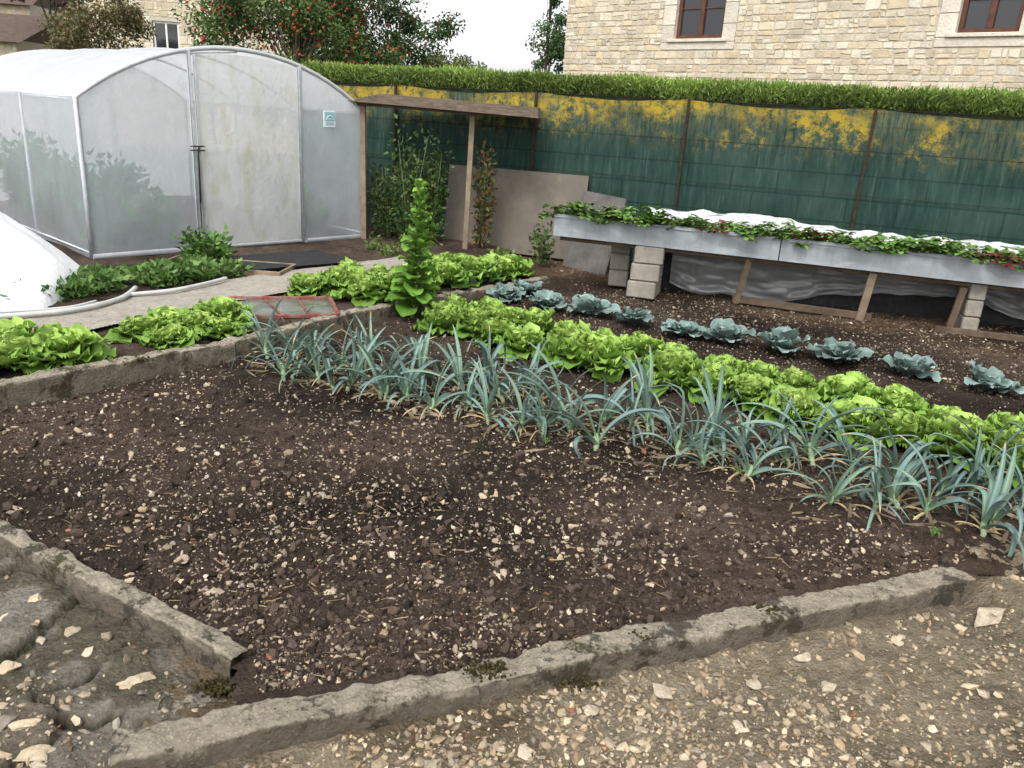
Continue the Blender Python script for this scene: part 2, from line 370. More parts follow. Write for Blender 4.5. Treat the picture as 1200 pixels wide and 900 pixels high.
pg=[(-.95,.6),(6,.6),(6,3.1),(2.6,3.1),(2.0,2.9),(1.9,2.72),(1.6,2.66),(.98,2.44),(.57,2.26),(-.05,2.0),(-.44,1.82),(-.9,1.6)]
pt=np.array([.22,.12,.23,.15,.15,.10,.02,.01]); pt/=pt.sum(); tan=np.array([.99,.97,.92])
pebbles("path_gravel",pg,z_grav,34000,1.2,6,.0048,.65,.018,1,"loose yellowish gravel outside the bed",pt,.88*tan,dens=lambda x,y:np.clip(.85+1.5*fbm(x,y,3,3,2),.3,1),sink=.05)
pebbles("path_gravel",pg,z_grav,3600,1.2,6,.0105,.4,.027,1,"coarse rough stones in the yellowish gravel",pt,.82*tan,True,sink=-.15)
gp=[(-3.5,1),(-.8,1),(-.85,1.9),(-1,2.1),(-2.2,2.75),(-3.5,3.4)]
pebbles("paving_grit",gp,z_pave,4200,1.3,5,.005,.6,.022,1,"loose stones on the old paving",pr,.85,True,lambda x,y:np.clip(.45+2*fbm(x,y,2.2,3,4),.1,1))
pebbles("paving_grit",gp,z_pave,260,1.3,5,.015,.35,.034,1,"loose broken stones on the old paving",pr,.8,True)
pebbles("bed_back_gravel",[(.6,8.3),(1.5,6.6),(6,4.3),(8,6.6),(0.2,9.8)],z_bed,4500,5,10.5,.008,.45,.025,1,"stones on the ground by the trough",pr,.55,False)
mb=MB(); pts=np.concatenate([sample(P_open,17000,1.9,9,True),sample(P_open,9000,1.9,9,False)]); n=len(pts)
s=np.minimum(.0058*np.exp(rg.normal(0,.6,n)),.026); col=np.tile((.056,.041,.032),(n,1))*rg.uniform(.4,1.6,(n,1))
pos=np.stack([pts[:,0],pts[:,1],z_bed(pts[:,0],pts[:,1])+s*.2],1); rot=rotz_any(n); w=rg.integers(0,8,n)
for i in range(8): k=w==i; scat(mb,SB[i],pos[k],np.stack([s[k]*1.2,s[k],s[k]*.8],1),rot[k],col[k])
o=mb.obj("soil_crumb",M_clod,False); tag(o,"dark soil crumbs and clods on the bed","soil crumbs",kind="stuff")
mb=MB(); pts=sample(P_open,900,1.9,9,True); n=len(pts); d=np.stack([rg.normal(size=n),rg.normal(size=n),rg.normal(0,.12,n)],1)
scat(mb,NEED,np.stack([pts[:,0],pts[:,1],z_bed(pts[:,0],pts[:,1])+.008],1),np.stack([rg.uniform(.02,.07,n),rg.uniform(.015,.03,n),rg.uniform(.02,.05,n)],1),dirmat(d),np.tile((.26,.19,.11),(n,1))*rg.uniform(.4,1.2,(n,1)))
o=mb.obj("straw_bits",M_clod,True); tag(o,"tiny dry straw and twig bits on the soil","straw",kind="stuff")

def stone(x,y,r,fz,sx=1.3,sz=.6,col=(.45,.38,.29),lab="pale rough fieldstone lying on the gravel"):
    V,F=stonebase(random.randint(0,9999),I3,.7); V=V*np.array([r*sx,r,r*sz]); V=V*(1+.04*rg.normal(size=(len(V),1))*.5)
    mb=MB(); mb.add(V,F,col); o=mb.obj("stone",M_stone,False)
    o.location=(x,y,float(fz(np.array([x]),np.array([y]))[0])+r*sz*.35); o.rotation_euler=(rg.uniform(-.15,.15),rg.uniform(-.15,.15),rg.uniform(0,6))
    tag(o,lab,"stone","loose stones"); return o
for (x,y,r,sz) in [(1.87,2.66,.055,.8),(.54,2.14,.036,.5),(1.07,2.36,.03,.4),(.85,2.2,.022,.5),(1.1,2.2,.026,.4),(.1,1.83,.026,.5),(.35,1.9,.02,.5),(1.45,2.5,.026,.5),(.3,2.02,.025,.5),(-.15,1.75,.02,.5),(2.2,2.7,.03,.6),(1.6,2.2,.022,.5),(.75,1.98,.018,.6),(1.3,1.95,.02,.6)]:
    stone(x,y,r,z_grav,1.3,sz,tuple(np.array((.42,.36,.27))*rg.uniform(.75,1.1)))
for (x,y,r) in [(-1.1,2.02,.045),(-1.3,1.82,.03),(-1.22,1.72,.035),(-1.38,1.72,.04),(-1.5,2.05,.03),(-1.42,2.25,.03),(-1.62,2.4,.025),(-1.33,1.66,.03),(-1.45,1.85,.025)]:
    stone(x,y,r,z_pave,1.3,.3,tuple(np.array((.44,.36,.25))*rg.uniform(.75,1.05)),"flat pale yellow stone lying on the old paving")
for (x,y,r) in [(-1.2,2.62,.025),(-1.0,2.45,.022),(-.6,2.5,.02),(.0,2.7,.025),(.3,3.1,.02),(-1.6,3.6,.022),(.9,3.3,.02),(1.2,2.95,.025),(-.1,3.3,.02)]:
    stone(x,y,r,z_bed,1.3,.6,tuple(np.array((.42,.34,.25))*rg.uniform(.7,1.05)),"small pale stone lying on the dark soil")

# kerbs
def kerb(p0,p1,w,zt0,zt1,depth,lab,seed):
    p0=Vector(p0);p1=Vector(p1);L=(p1-p0).length; n=max(8,int(L/.012)); ang=math.atan2(p1.y-p0.y,p1.x-p0.x)
    prof=[]; r=.014; hw=w/2
    for (cx,cz,a0) in ((hw-r,-r,0),(-hw+r,-r,90)):
        for a in (0,22,45,68,90): t=math.radians(a0+a); prof.append((cx+r*math.cos(t),cz+r*math.sin(t)))
    top=[(hw-r-(w-2*r)*k/8,0) for k in range(1,8)]
    prof=prof[:5]+top+prof[5:]
    left=[(-hw,-r-(depth-r)*k/9) for k in range(1,10)]; right=[(hw,-depth+(depth-r)*k/9) for k in range(0,9)]
    prof=np.array(prof+left+right); m=len(prof)
    t=np.linspace(0,L,n); T=np.repeat(t,m); PY=np.tile(prof[:,0],n); PZ=np.tile(prof[:,1],n)
    G=T+p0.x*1.3
    d1=.008*fbm(G,PY+PZ+seed,3,3,2)+.010*fbm(G,PY*3+PZ*2,14,3,3)+.007*fbm(G,PY*1.5+PZ,55,2,1)
    chip=np.clip(fbm(G,PZ*0,4.5,3,4)-.22,0,1)*.08*(PZ>-.03)
    nrm=np.tile(np.stack([prof[:,0]/hw,np.clip((prof[:,1]+r)/r,-.2,1)],1),(n,1))
    PY2=PY+d1*nrm[:,0]-chip*np.sign(PY)*.3; PZ2=PZ+d1*nrm[:,1]-chip*.5+np.interp(T,[0,L],[0,zt1-zt0])
    e=np.minimum(T,L-T); wr=np.clip(1-e/.02,0,1)**2*.008; PZ2-=wr
    V=np.stack([T,PY2,PZ2],1)
    i=np.arange((n-1)*m); a=i//m; b=i%m; c=(b+1)%m
    Fq=np.stack([a*m+b,a*m+c,(a+1)*m+c,(a+1)*m+b],1)
    mb=MB(); mb.add(V,Fq)
    mb.F.append(np.array([list(range(m))])); mb.M.append(np.zeros(1)); mb.F.append(np.array([list(range((n-1)*m,n*m))[::-1]])); mb.M.append(np.zeros(1))
    o=mb.obj("kerb_stone",M_kerb); o.location=(p0.x,p0.y,zt0); o.rotation_euler=(0,0,ang)
    tag(o,lab,"kerb",group="concrete kerbs edging the bed"); return o
sd=0
def kerbs(pl,w,zs,depth,lab,gap=-.004):
    global sd
    for i in range(len(pl)-1):
        sd+=1; a=Vector(pl[i]);b=Vector(pl[i+1]); u=(b-a).normalized()*gap/2
        kerb(a+u,b-u,w,zs[i]-.002*(i%2),zs[i+1]-.002*(i%2),depth,lab,sd)
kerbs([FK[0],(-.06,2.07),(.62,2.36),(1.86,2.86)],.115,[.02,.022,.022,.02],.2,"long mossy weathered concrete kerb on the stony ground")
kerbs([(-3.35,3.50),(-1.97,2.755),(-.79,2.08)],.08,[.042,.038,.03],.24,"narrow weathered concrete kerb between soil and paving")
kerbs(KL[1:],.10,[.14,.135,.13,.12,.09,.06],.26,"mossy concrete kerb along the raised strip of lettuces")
kerb((-.98,1.93),(-.80,1.99),.1,-.045,-.05,.1,"short broken kerb fragment in the bed corner",31)
mb=MB()
for (x,y,z,sp_,n) in [(-.02,2.09,.018,.035,260),(.5,2.31,.018,.03,200),(.98,2.51,.018,.03,200),(-.6,1.85,.016,.035,130),(-.82,2.0,-.035,.04,200),(-.9,1.64,-.055,.05,120),(-1.1,2.3,-.03,.04,120),(.25,2.14,-.04,.04,160),(-2.3,4.6,.125,.06,160),(-1.6,5.7,.105,.06,120)]:
    p=np.stack([x+rg.normal(0,sp_,n),y+rg.normal(0,sp_*.5,n)],1); 
    scat(mb,I1,np.stack([p[:,0],p[:,1],z+rg.uniform(-.02,.002,n)],1),rg.uniform(.003,.008,n),rotz_any(n),np.tile((.045,.036,.016),(n,1))*rg.uniform(.4,1.5,(n,1)))
o=mb.obj("moss",M_clod,True); tag(o,"dark brown-green moss cushions growing on the kerbs","moss",kind="stuff")

# ------------------------------------------------------------------ plants
def leafgrid(nl,nw,L,W,a0,a1,shape,cup,ruf,rfreq,az,base,kink=None,roll=0,bend=1.0,frill=0,ff=9):
    v=np.linspace(0,1,nl); u=np.linspace(-1,1,nw)
    ang=a0+(a1-a0)*v**bend
    if kink: ang=np.where(v>kink[0],ang-kink[1]*np.clip((v-kink[0])/.08,0,1),ang)
    ds=L/(nl-1); x=np.concatenate([[0],np.cumsum(np.cos(ang[:-1])*ds)]); z=np.concatenate([[0],np.cumsum(np.sin(ang[:-1])*ds)])
    w=W*shape(v); U,Vv=np.meshgrid(u,v); ph=rg.uniform(0,6)
    off=cup*(U**2)*w[:,None]+ruf*(np.abs(U)**1.5)*np.sin(rfreq*Vv*6.28+ph+U*2.2+1.2*np.sin(5*Vv+ph))*np.clip(Vv*2.5,0,1)
    if frill:
        r_=np.maximum(np.abs(U),np.clip((Vv-.55)/.45,0,1)); off=off+frill*r_**2*np.sin(ff*Vv*6.28*1.0+U*8+ph*2)+frill*.6*r_**3*rg.uniform(-1,1,U.shape)
    off=off+roll*U*w[:,None]
    nx=-np.sin(ang)[:,None]; nz=np.cos(ang)[:,None]
    X=x[:,None]+off*nx; Z=z[:,None]+off*nz; Y=U*w[:,None]*(1-.15*cup*U**2)
    P=np.stack([X,Y,Z],-1).reshape(-1,3); c,s=math.cos(az),math.sin(az)
    P=np.stack([P[:,0]*c-P[:,1]*s,P[:,0]*s+P[:,1]*c,P[:,2]],1)+np.array(base)
    return P,grid(nl,nw),U.ravel(),Vv.ravel()
broad=lambda v:np.clip(.28+1.1*v-.05,0,1)**.8*np.sqrt(np.clip(1-np.clip((v-.45)/.56,0,1)**2.4,0,1))
GA=2.39996
def lettuce_mesh(k):
    mb=MB(); n=38
    for i in range(n):
        t=i/(n-1); L=.195*(1-.36*t)*rg.uniform(.75,1.2); W=.080*(1-.25*t)*rg.uniform(.8,1.2)
        a0=math.radians(22+54*t+rg.uniform(-10,8)); a1=math.radians(-18+88*t+rg.uniform(-35,28))
        P,F,U,V=leafgrid(14,11,L,W,a0,a1,broad,.2+.3*t,.016*(1-.2*t),2.5+2*rg.random(),i*GA+rg.uniform(-.3,.3),(rg.uniform(-.015,.015),rg.uniform(-.015,.015),.006+.035*t),frill=.011,ff=rg.uniform(3.5,6),roll=rg.uniform(-.3,.3))
        P[:,2]=np.maximum(P[:,2],.004)
        c0=np.array((.12,.24,.032))*(1-t)+np.array((.32,.46,.105))*t
        c=c0[None]*(.38+.85*V[:,None]+.15*rg.random())  # leaf bases darkened in the colour: painted shade between leaves for depth
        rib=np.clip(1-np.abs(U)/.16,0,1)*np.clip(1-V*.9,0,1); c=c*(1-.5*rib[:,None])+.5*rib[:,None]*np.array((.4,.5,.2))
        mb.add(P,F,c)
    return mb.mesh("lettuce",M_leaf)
def cabbage_mesh(k):
    mb=MB(); rnd=lambda v:np.clip(.2+1.6*v,0,1)**.9*np.sqrt(np.clip(1-np.clip((v-.5)/.51,0,1)**2.2,0,1))
    def cc(U,V,b):
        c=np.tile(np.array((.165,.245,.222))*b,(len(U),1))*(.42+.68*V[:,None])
        vein=np.clip(1-np.abs(U)/.09,0,1)*np.clip(1.1-V,0,1)
        sv=np.clip(1-np.abs(((V*6-np.abs(U)*2.2)%1)-.5)/.12,0,1)*.6*np.clip(1-np.abs(U),0,1)
        edge=np.clip((np.maximum(np.abs(U),V)-.9)/.1,0,1)*.35
        ve=np.maximum(np.maximum(vein,sv),edge)[:,None]; return c*(1-ve*.8)+ve*.8*np.array((.40,.48,.44))*b
    n=13
    for i in range(n):
        t=i/(n-1); L=.29*(1-.45*t)*rg.uniform(.8,1.12); W=.118*(1-.22*t)*rg.uniform(.85,1.1)
        P,F,U,V=leafgrid(16,13,L,W,math.radians(24+30*t+rg.uniform(-8,10)),math.radians(4+46*t+rg.uniform(-30,22)),rnd,.10+.2*t,.018,2.5,i*GA+rg.uniform(-.25,.25),(0,0,.02+.03*t),frill=.007,ff=4,roll=rg.uniform(-.2,.2))
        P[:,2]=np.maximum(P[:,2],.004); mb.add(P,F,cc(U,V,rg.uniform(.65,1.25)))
    for i in range(8):
        P,F,U,V=leafgrid(14,11,.12,.064,math.radians(36),math.radians(165),rnd,.75,.004,2,i*GA*1.05,(-.0,0,.035))
        off=np.array([math.cos(i*GA*1.05),math.sin(i*GA*1.05),0])*.022
        mb.add(P+off*np.array([.6,.6,1]),F,cc(U,V,1.2)*np.array((1.05,1.18,1.0)))
    return mb.mesh("cabbage",M_cab)
strap=lambda v:np.clip(.75+.6*v,0,1)*np.clip((1-v)*1.6,0,1)**.7+.02
def leek_mesh(k):
    mb=MB(); fan=rg.uniform(0,pi); h=rg.uniform(.05,.10); lean=rg.uniform(-.02,.02,2)
    V,F=tube([(0,0,-.02),(0,0,.03),(lean[0],lean[1],h),(lean[0],lean[1],h+.05)],[.016,.015,.016,.011],8)
    zc=np.array(V)[:,2]; col=np.array((.42,.48,.30))[None]*(1-np.clip(zc/.12,0,1))[:,None]+np.array((.16,.27,.17))[None]*np.clip(zc/.12,0,1)[:,None]
    mb.add(V,F,col)
    n=random.choice([7,8,9,10]); up=rg.uniform(-12,8)
    for i in range(n):
        t=i/(n-1); side=i%2; az=fan+side*pi+rg.uniform(-.55,.55)
        L=rg.uniform(.34,.58)*(1-.2*abs(t-.6)); W=rg.uniform(.0125,.021)
        a0=math.radians(min(88,48+34*t+up*.5+rg.uniform(-12,8))); a1=math.radians(-88+128*t+up+rg.uniform(-42,25))
        kink=(rg.uniform(.35,.85),math.radians(rg.uniform(40,120))) if rg.random()<(.6-.3*t) else None
        P,F,U,V=leafgrid(18,5,L,W,a0,a1,strap,.65,.0,1,az,(lean[0]+math.cos(az)*.006,lean[1]+math.sin(az)*.006,h*.5+h*.6*t),kink,roll=rg.uniform(-.3,.3),bend=1.4)
        tw=rg.uniform(-.08,.08)*V**2; P[:,0]+=-math.sin(az)*tw; P[:,1]+=math.cos(az)*tw
        P[:,2]=np.maximum(P[:,2],.012+.012*np.sin(V*5)+.01*rg.random())
        c=np.array((.13,.20,.178))*rg.uniform(.6,1.35)*np.array([1,1,rg.uniform(.8,1.08)]); c=np.tile(c,(len(U),1))
        g0=np.clip(1-V*4,0,1)[:,None]; c=c*(1-g0)+g0*np.array((.17,.28,.13))
        c=c*(1+.4*(np.abs(U)[:,None]<.1))
        if rg.random()<.45: e=np.clip((V-.82)/.1,0,1)[:,None]; c=c*(1-e)+e*np.array((.42,.34,.2))
        mb.add(P,F,c)
    for i in range(random.choice([2,3,4,5])):
        az=rg.uniform(0,6.28)
        P,F,U,V=leafgrid(9,3,rg.uniform(.1,.28),.010,math.radians(35),math.radians(-50),strap,.4,.003,2,az,(0,0,.03)); P[:,2]=np.maximum(P[:,2],.006)
        mb.add(P,F,np.array((.42,.33,.18))*rg.uniform(.5,1.05))
    return mb.mesh("leek",M_leek)
def place(name,me,x,y,z,s,lab,cat,grp,tilt=.08,sz=1):
    o=D.objects.new(name,me); o.location=(x,y,z); o.scale=(s*rg.uniform(.93,1.07),s*rg.uniform(.93,1.07),s*sz*rg.uniform(.88,1.12)); o.rotation_euler=(rg.uniform(-tilt,tilt),rg.uniform(-tilt,tilt),rg.uniform(0,6.28))
    link(o); tag(o,lab,cat,grp); return o
def zat(f,x,y): return float(f(np.array([x]),np.array([y]))[0])
LM=[lettuce_mesh(i) for i in range(10)]; CM=[cabbage_mesh(i) for i in range(7)]; KM=[leek_mesh(i) for i in range(20)]
def lerp(a,b,t): return a+(b-a)*t
for i in range(18):
    t=i/17; x=lerp(-.5,3.6,t)+rg.uniform(-.06,.06); y=lerp(6.62,3.95,t)+rg.uniform(-.06,.06)
    place("lettuce",LM[i%10],x,y,zat(z_bed,x,y)-.005,rg.uniform(1.0,1.35),"bright green leafy lettuce growing in the dark bed","lettuce","lettuces in rows",.12,.95)
for i in range(18):
    t=i/17; x=lerp(-.62,3.4,t)+rg.uniform(-.07,.07); y=lerp(6.2,3.42,t)+rg.uniform(-.08,.08)
    if i in (6,): continue
    place("lettuce",LM[(i*5+2)%10],x,y,zat(z_bed,x,y)-.005,rg.uniform(1.15,1.5),"bright green leafy lettuce growing in the dark bed","lettuce","lettuces in rows",.12,.98)
for (x,y) in [(-3.05,4.12),(-2.86,4.38),(-3.25,4.5),(-3.08,4.66),(-3.35,4.15),(-2.68,4.56),(-2.47,5.15),(-2.24,5.02),(-2.2,5.35),(-2.02,5.32),(-2.4,5.42),(-2.12,5.62)]:
    place("lettuce",LM[rg.integers(0,10)],x,y,zat(z_yard,x,y)-.01,rg.uniform(1.15,1.4) if x<-2.6 else rg.uniform(1.0,1.25),"bright green lettuce in the narrow strip beside the concrete kerb","lettuce","lettuces in rows",.1,.92 if x<-2.6 else .82)
for (x,y) in [(-1.8,6.78),(-1.42,6.85),(-1.28,6.65),(-1.12,6.95),(-1.55,7.1),(-1.3,7.25),(-.9,7.25),(-.68,7.5),(-.42,7.76),(-.2,8.04),(-.8,7.75),(-.55,8.0),(-.32,8.3),(-1.03,7.5),(-.75,8.1),(-.1,8.35)]:
    place("lettuce",LM[rg.integers(0,10)],x,y,zat(z_yard,x,y)-.01,rg.uniform(1.1,1.45),"bright green lettuce in the narrow strip beside the concrete kerb","lettuce","lettuces in rows",.1,.95)
for i,(x,y) in enumerate([(-.45,7.78),(-.1,7.42),(.27,7.14),(.64,7.02),(1.0,6.72),(1.38,6.54),(1.75,6.40),(2.11,6.18),(2.50,5.98),(2.92,5.72),(3.34,5.47),(3.76,5.22),(4.15,4.95),(.08,7.68)]):
    place("cabbage",CM[i%7],x,y,zat(z_bed,x,y)-.01,rg.uniform(.82,1.0),"blue-green cabbage with pale veined leaves on dark soil","cabbage","cabbages in a row",.1)
for row,(c,n,x0,x1) in enumerate([(4.2,33,-1.7,2.85),(4.54,30,-1.6,3.05),(4.84,13,-.9,3.1)]):
    for i in range(n):
        x=lerp(x0,x1,i/(n-1))+rg.uniform(-.06,.06); y=c-.43*x+rg.uniform(-.1,.1)
        if rg.random()<(.08 if row<2 else .2) or (row<1 and .5<x<.66): continue
        place("leek",KM[rg.integers(0,20)],x,y,zat(z_bed,x,y)-.01,rg.uniform(.68,1.0),"leek with arching blue-green strap leaves in dark soil","leek","leeks in two rows",.25)
mb=MB(); n=620; x=rg.uniform(-1.7,2.9,n); y=4.4-.43*x+rg.normal(0,.25,n); d=np.stack([rg.normal(size=n),rg.normal(size=n),rg.normal(0,.15,n)],1)
scat(mb,NEED,np.stack([x,y,z_bed(x,y)+.008],1),np.stack([rg.uniform(.05,.17,n),rg.uniform(.05,.11,n),rg.uniform(.1,.3,n)],1),dirmat(d),np.tile((.34,.265,.165),(n,1))*rg.uniform(.35,1.05,(n,1)))
o=mb.obj("dry_leaf_litter",M_leaf); tag(o,"straw-coloured dry leek leaves lying on the soil","dry leaves",kind="stuff")

mb=MB(); V,F=tube([(0,0,0),(.02,0,.4),(.0,.01,.8),(.01,0,1.08)],[.02,.017,.012,.004],8); mb.add(V,F,(.25,.35,.12))
for i in range(84):
    t=i/83; L=(.15*(1-t)**1.2+.085)*rg.uniform(.8,1.2)
    P,F,U,V=leafgrid(10,7,L,L*.42,math.radians(25+25*t),math.radians(-40+70*t+rg.uniform(-25,25)),broad,.4,.012,2.0,i*GA+rg.uniform(-.4,.4),(.01,0,.06+1.0*t**1.0),frill=.005,ff=4,roll=rg.uniform(-.3,.3))
    c=(np.array((.12,.26,.03))*(1-t)+np.array((.22,.40,.07))*t)*(.5+.7*V[:,None])*rg.uniform(.8,1.15); mb.add(P,F,c)
o=mb.obj("bolted_lettuce",M_leaf); o.location=(-.86,6.5,.0); o.rotation_euler=(0,.04,0); tag(o,"tall bolted lettuce gone to seed above its neighbours","lettuce")

def bush(name,h,r,n,ls,cols,lab,cat,loc,stems=6,grp=None):
    mb=MB(); cl=[]
    for i in range(stems):
        a=rg.uniform(0,6.28); q=rg.uniform(.3,1)*r; hh=h*rg.uniform(.6,1)
        pts=[(0,0,-.02),(math.cos(a)*q*.4,math.sin(a)*q*.4,hh*.5),(math.cos(a)*q*.9,math.sin(a)*q*.9,hh)]
        V,F=tube(pts,[.008,.006,.003],5); mb.add(V,F,(.12,.16,.06)); cl.append(pts)
    w=rg.integers(0,stems,n); t=rg.uniform(.15,1.05,n); P=np.zeros((n,3))
    for i in range(stems):
        p=np.array(cl[i]); k=w==i; tt=t[k][:,None]
        P[k]=np.where(tt<.5,p[0]+(p[1]-p[0])*tt*2,p[1]+(p[2]-p[1])*(tt-.5)*2)
    jit=np.clip(rg.normal(size=(n,3)),-1.7,1.7)*np.array([r*.28,r*.28,h*.08]); P=P+jit; P[:,2]=np.maximum(P[:,2],.02)
    d=jit*np.array([1,1,.5])+rg.normal(size=(n,3))*.05+np.array([0,0,.03])
    c=np.array(cols)[rg.integers(0,len(cols),n)]*rg.uniform(.65,1.3,(n,1))
    scat(mb,LF,P,ls*rg.uniform(.7,1.3,n),dirmat(d),c)
    o=mb.obj(name,M_leaf); o.location=loc; tag(o,lab,cat,grp)
    return o
dg=[(.05,.12,.02),(.08,.17,.03),(.12,.22,.05)]
bush("potato_plant",.32,.23,560,.08,dg,"leafy dark green potato plant in a wooden frame","potato plant",(-3.0,7.66,.1),12)
for i in range(28):
    t=i/27; x=lerp(-3.95,-2.72,t)+rg.uniform(-.22,.12); y=lerp(5.55,7.25,t)+rg.uniform(-.1,.1)
    bush("leafy_root_crop",.14,.16,130,.075,[(.07,.15,.03),(.11,.21,.05),(.15,.24,.07)],"low green leafy root crop beside the path","root vegetable",(x,y,.1),6,"low leafy crops beside the path")
tomc=[(.03,.07,.015),(.05,.1,.02),(.09,.12,.03)]
for (x,y,h,r,cs) in [(-1.35,9.75,1.3,.26,tomc),(-1.1,9.95,1.2,.24,tomc),(-.5,9.85,1.2,.16,[(.16,.09,.03),(.07,.1,.03)]),(-1.65,10.1,.9,.24,tomc)]:
    bush("tomato_plant",h,r,760,.06,cs,"tall tired tomato plant under the wooden shelter","tomato plant",(x,y,.06),8,"tomato plants")
bush("weed_plant",.45,.18,260,.06,tomc,"small dark leafy weed beside the leaning panels","weed",(.25,9.3,.02),6)
for (x,y) in [(-1.45,8.9),(-1.2,9.1),(-1.7,9.2),(-.2,9.0)]:
    bush("weed_plant",.16,.14,120,.05,[(.1,.17,.03),(.16,.22,.06)],"low green weed on the earth by the shelter","weed",(x,y,.06),5,"weeds by the shelter")
for (x,y) in [(1.15,3.7),(1.9,3.2),(.2,4.0)]:
    bush("weed_plant",.04,.03,30,.018,[(.1,.2,.03),(.14,.25,.05)],"tiny green weed seedling on the soil","weed",(x,y,zat(z_bed,x,y)),4,"weed seedlings on the bed")

# ------------------------------------------------------------------ polytunnel
GH=empty("polytunnel",(-4.11,7.65,.1),math.atan2(2.37,2.17)); tag(GH,"white translucent polytunnel greenhouse with a framed film door","greenhouse")
GW=3.21; GL=4.6; WH=1.47; RISE=.55; RR=((GW/2)**2+RISE**2)/(2*RISE)
def atop(s): return WH+np.sqrt(np.maximum(RR*RR-(s-GW/2)**2,0))-(RR-RISE)
ny=38; yy=np.linspace(.01,GL,ny)
def shell(nm,prof,mat):
    prof=np.array(prof); Pn=prof-np.array([GW/2,.9]); Pn/=np.linalg.norm(Pn,axis=1)[:,None]; V=[]
    for y in yy:
        sag=-.03*abs(math.sin(pi*y/1.53))+.008*fbm(prof[:,0]*2+y*2,prof[:,1]*2-y,2,3,1)
        V.append(np.stack([prof[:,0]+Pn[:,0]*(.02+sag),np.full(len(prof),y),prof[:,1]+Pn[:,1]*(.02+sag)],1))
    mb=MB(); mb.add(np.array(V),grid(ny,len(prof))); mb.obj(nm,mat,True,GH)
shell("side_film",[(0,z) for z in np.linspace(0,WH,12)],M_film)
shell("roof_film",[(s,float(atop(s))) for s in np.linspace(0,GW,24)],M_roof)
shell("side_film",[(GW,z) for z in np.linspace(WH,0,12)],M_film)
def panel(s0,s1,y,ztrim=.0,amp=.01):
    ns,nz=14,24; S,T=np.meshgrid(np.linspace(s0,s1,ns),np.linspace(0,1,nz),indexing='ij'); Z=.02+(atop(S)-ztrim-.02)*T
    Y=y+amp*2*fbm(S*2,Z*1.0,1.5,3,2)+amp*.5*np.sin(S*30+Z*1.5)*.5
    return np.stack([S,Y,Z],-1),grid(ns,nz)
for nm,a,b,mt in (("end_film",.02,1.08,M_film),("end_film",2.33,GW-.02,M_film)):
    mb=MB(); mb.add(*panel(a,b,.0)); mb.obj(nm,mt,True,GH)
mb=MB(); mb.add(*panel(.02,GW-.02,GL-.02)); mb.obj("end_film",M_roof,True,GH)
for y in (0.0,1.53,3.06,GL):
    pts=[(0,y,0),(0,y,.7)]+[(s,y,float(atop(s))) for s in np.linspace(0,GW,20)]+[(GW,y,.7),(GW,y,0)]
    mb=MB(); V,F=tube(pts,.024 if y==0 else .016,8); mb.add(V,F); mb.obj("hoop",M_metalw,True,GH)
for s,z in ((.02,WH-.02),(GW-.02,WH-.02),(GW/2,WH+RISE-.03),(0,.05),(GW,.05)):
    mb=MB(); V,F=tube([(s,0,z),(s,GL,z)],.010,6); mb.add(V,F); mb.obj("rail",M_metalw,True,GH)
for s in (1.08,2.33): mb=MB(); V,F=obb((s,-.012,0),(s,-.012,float(atop(s))),.035,.035,.004,Vector((1,0,0))); mb.add(V,F); mb.obj("door_post",M_metalw,True,GH)
for a,b in ((0,1.06),(2.36,GW)): mb=MB(); V,F=obb((a,-.02,.02),(b,-.02,.02),.03,.05); mb.add(V,F); mb.obj("base_rail",M_metalw,True,GH)
mb=MB(); mb.add(*panel(1.12,2.29,-.035,.06,.012)); dr=mb.obj("door",M_door,True,GH)
fr=MB()
for p,q in (((1.12,-.05,.03),(1.12,-.05,1.93)),((2.29,-.05,.03),(2.29,-.05,1.9)),((1.12,-.05,.03),(2.29,-.05,.03))):
    V,F=obb(p,q,.02,.03,.003,Vector((1,0,0)) if p[0]==q[0] else Vector((0,0,1))); fr.add(V,F)
fr.obj("door_frame",M_metalw,True,dr)
hd=MB()
for z in (1.02,1.06): V,F=obb((1.02,-.06,z),(1.17,-.06,z),.02,.012); hd.add(V,F)
V,F=tube([(1.09,-.06,.5),(1.09,-.08,1.0),(1.1,-.075,1.05)],.008,6); hd.add(V,F)
hd.obj("handle",M_rust,True,dr)
sg=MB(); V,F=box(2.62,2.78,-.03,-.018,1.29,1.47,.003); sg.add(V,F,(.6,.66,.68),0)
V,F=box(2.632,2.768,-.034,-.031,1.36,1.455,.002); sg.add(V,F,(.25,.42,.46),0)
for rr,c in ((.045,(.75,.8,.8)),(.03,(.1,.3,.36)),(.016,(.7,.75,.72))):
    pts=[(2.70+rr*math.cos(a),-.036,1.372+rr*math.sin(a)) for a in np.linspace(0,pi,10)]; V,F=tube(pts,.0035,5); sg.add(V,F,c,0)
for z in (1.335,1.318): V,F=box(2.645,2.755,-.034,-.031,z,z+.008,.001); sg.add(V,F,(.15,.35,.4),0)
sg.obj("sign_plate",m_attr("sign_paint",.5,10,.1,0,.001,objvar=0),False,GH)
ux=np.array([.675,.738]); nx=np.array([-.738,.675]); g0=np.array([-4.11,7.65])
for (s,y,h) in [(.40,.38,.6),(.40,.8,.68),(.40,1.3,.8),(.40,1.9,.78),(.42,2.6,.88),(.42,3.3,.95),(.8,.38,.5),(2.7,.4,.45),(2.75,1.2,.7),(1.5,2.9,.7),(.8,1.2,.75)]:
    p=g0+ux*s+nx*y; bush("greenhouse_plant",h,.2,800,.10,[(.015,.085,.01),(.03,.15,.02)],"green vegetable plant growing inside the polytunnel","vegetable plant",(p[0],p[1],.1),9,"plants inside the polytunnel")

